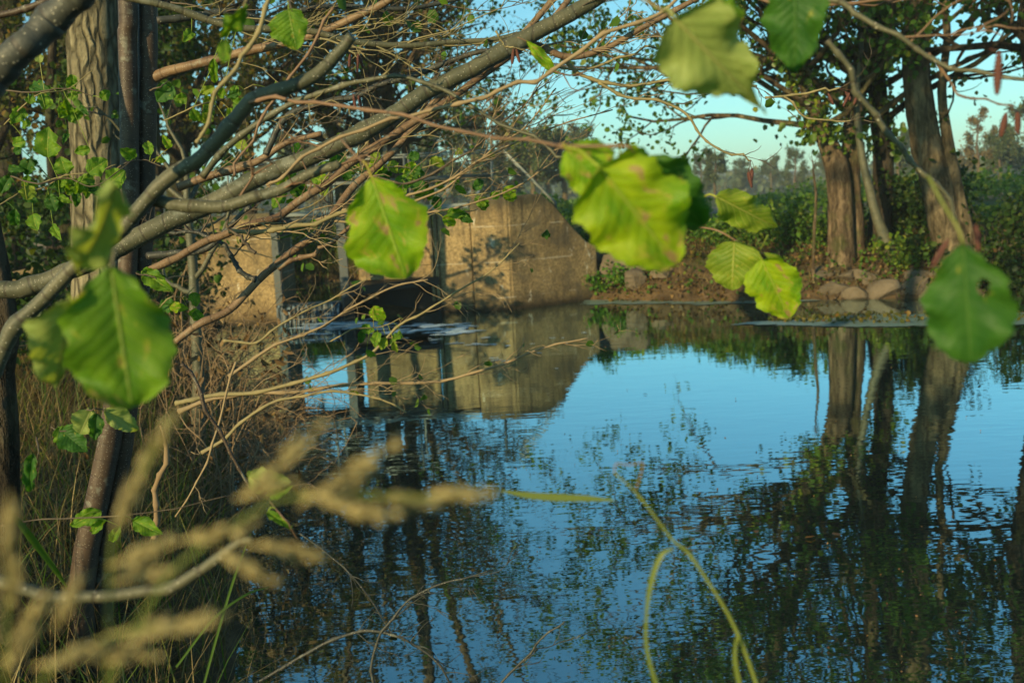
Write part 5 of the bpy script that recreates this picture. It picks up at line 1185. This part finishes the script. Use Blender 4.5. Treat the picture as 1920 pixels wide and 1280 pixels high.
def blade(T, pts, wpx, D, var=.5, D2=None):
    p = smooth_path(np.column_stack([[P(x, y, D + (D2-D if D2 else 0)*i/len(pts)) for i, (x, y) in enumerate(pts)]]), n=24)
    w_ = np.interp(np.linspace(0, 1, len(p)), np.linspace(0, 1, len(wpx)), wpx)/2*D/F_PX
    tt = np.gradient(p, axis=0); tt /= np.linalg.norm(tt, axis=1, keepdims=True); vw = CAM - p; s_ = np.cross(tt, vw); s_ /= np.linalg.norm(s_, axis=1, keepdims=True); nn = np.cross(s_, tt)
    n = len(p); V = np.stack([p - s_*w_[:, None] + nn*w_[:, None]*.35, p, p + s_*w_[:, None] + nn*w_[:, None]*.35], 1).reshape(-1, 3); i = np.arange(n-1)[:, None]*3
    T.add(V, np.concatenate([i+[0,1,4,3], i+[1,2,5,4]]), None, var)
rd = thing('reed_stem', 'blurred green and pink reed stem leaning up from the bottom right', 'reed', P(1420,1290,.8))
T = M(); pa = smooth_path(np.array([P(x, y, .8) for x, y in [(1425,1300),(1395,1215),(1365,1150),(1325,1085),(1290,1035),(1260,1010),(1215,950),(1185,915),(1152,886)]]), n=40)
T.tube(pa, (np.linspace(9, 3.5, len(pa)) + 3.0*np.exp(-((np.arange(len(pa))%13-6)/1.0)**2))/2*.8/F_PX, 10, np.linspace(.3, .7, len(pa)).mean()); T.build('stem', MAT['reed'], rd)
T = M(); blade(T, [(1262,1028),(1240,1040),(1222,1085),(1212,1150),(1213,1220),(1235,1300)], [4,10,11,6,8,10], .79, .1); T.build('blade', MAT['reed'], rd)
T = M(); blade(T, [(1380,1195),(1378,1240),(1390,1300)], [4,9,10], .79, .2); T.build('blade', MAT['reed'], rd)
T = M(); T.tube(smooth_path(np.array([P(x, y, .8) for x, y in [(1152,888),(1153,878),(1156,869),(1180,871),(1204,867),(1206,870),(1200,894),(1192,918)]]), n=20), .0006, 6); T.build('tendril', MAT['twig_red'], rd)
T = M(); blade(T, [(940,920),(990,928),(1040,932),(1100,934),(1152,938)], [3,13,15,12,3], .95, .1)
bo = T.build('grass_blade', MAT['reed'], None, True, P(1040,932,.95)); tag(bo, 'green floating grass blade lying level above the middle water', 'grass blade')
for k, (pts, lab) in enumerate([([(380,1290),(410,1180),(440,1080),(470,1000)], 'thin green grass blade left of the broken twig tip'), ([(330,1250),(400,1160),(460,1115),(505,1100)], 'yellow green grass blade bending right above the dark water'), ([(20,960),(60,1010),(105,1070),(125,1100)], 'broad dark grass blade at the left edge')]):
    T = M(); blade(T, pts, [4, 5, 5, 1] if k < 2 else [10, 14, 10, 3], 1.6, .4, 1.8); p_ = P(*pts[0], 1.6)
    tag(T.build('grass_blade', MAT['greengrass'], None, True, p_), lab, 'grass blade')

# unseen alder added beside the viewer so its crown shades the left foreground
s = [(-5.0,.6,.3,.16),(-4.9,.7,2.2,.13),(-4.7,.9,4.5,.11),(-4.6,1.0,8,.06)]
s = np.array(s); tree('shade_alder', 'unseen alder added on the near bank to shade the left foreground', [(s[:, :3], s[:, 3])], MAT['fol_dark'], MAT['bark_dark'], 900, 20, 5.6, 1.9, .08, 9, kids=(5, 5))

# haze over the far meadow
hm = M(); hm.box((-590, -50, -2.0), (590, 640, 26)); hz_o = hm.build('haze', MAT['foam'], smooth=False)
m_, n_, l_, b_, o_ = new_mat('pale air'); n_.remove(b_); pv = nd(n_, 'VolumePrincipled'); pv.inputs['Density'].default_value = 0.0011
pv.inputs['Color'].default_value = (0.80, 0.90, 1.0, 1); l_.new(pv.outputs[0], o_.inputs['Volume']); hz_o.data.materials.clear(); hz_o.data.materials.append(m_)
tag(hz_o, None, None, None, 'stuff')
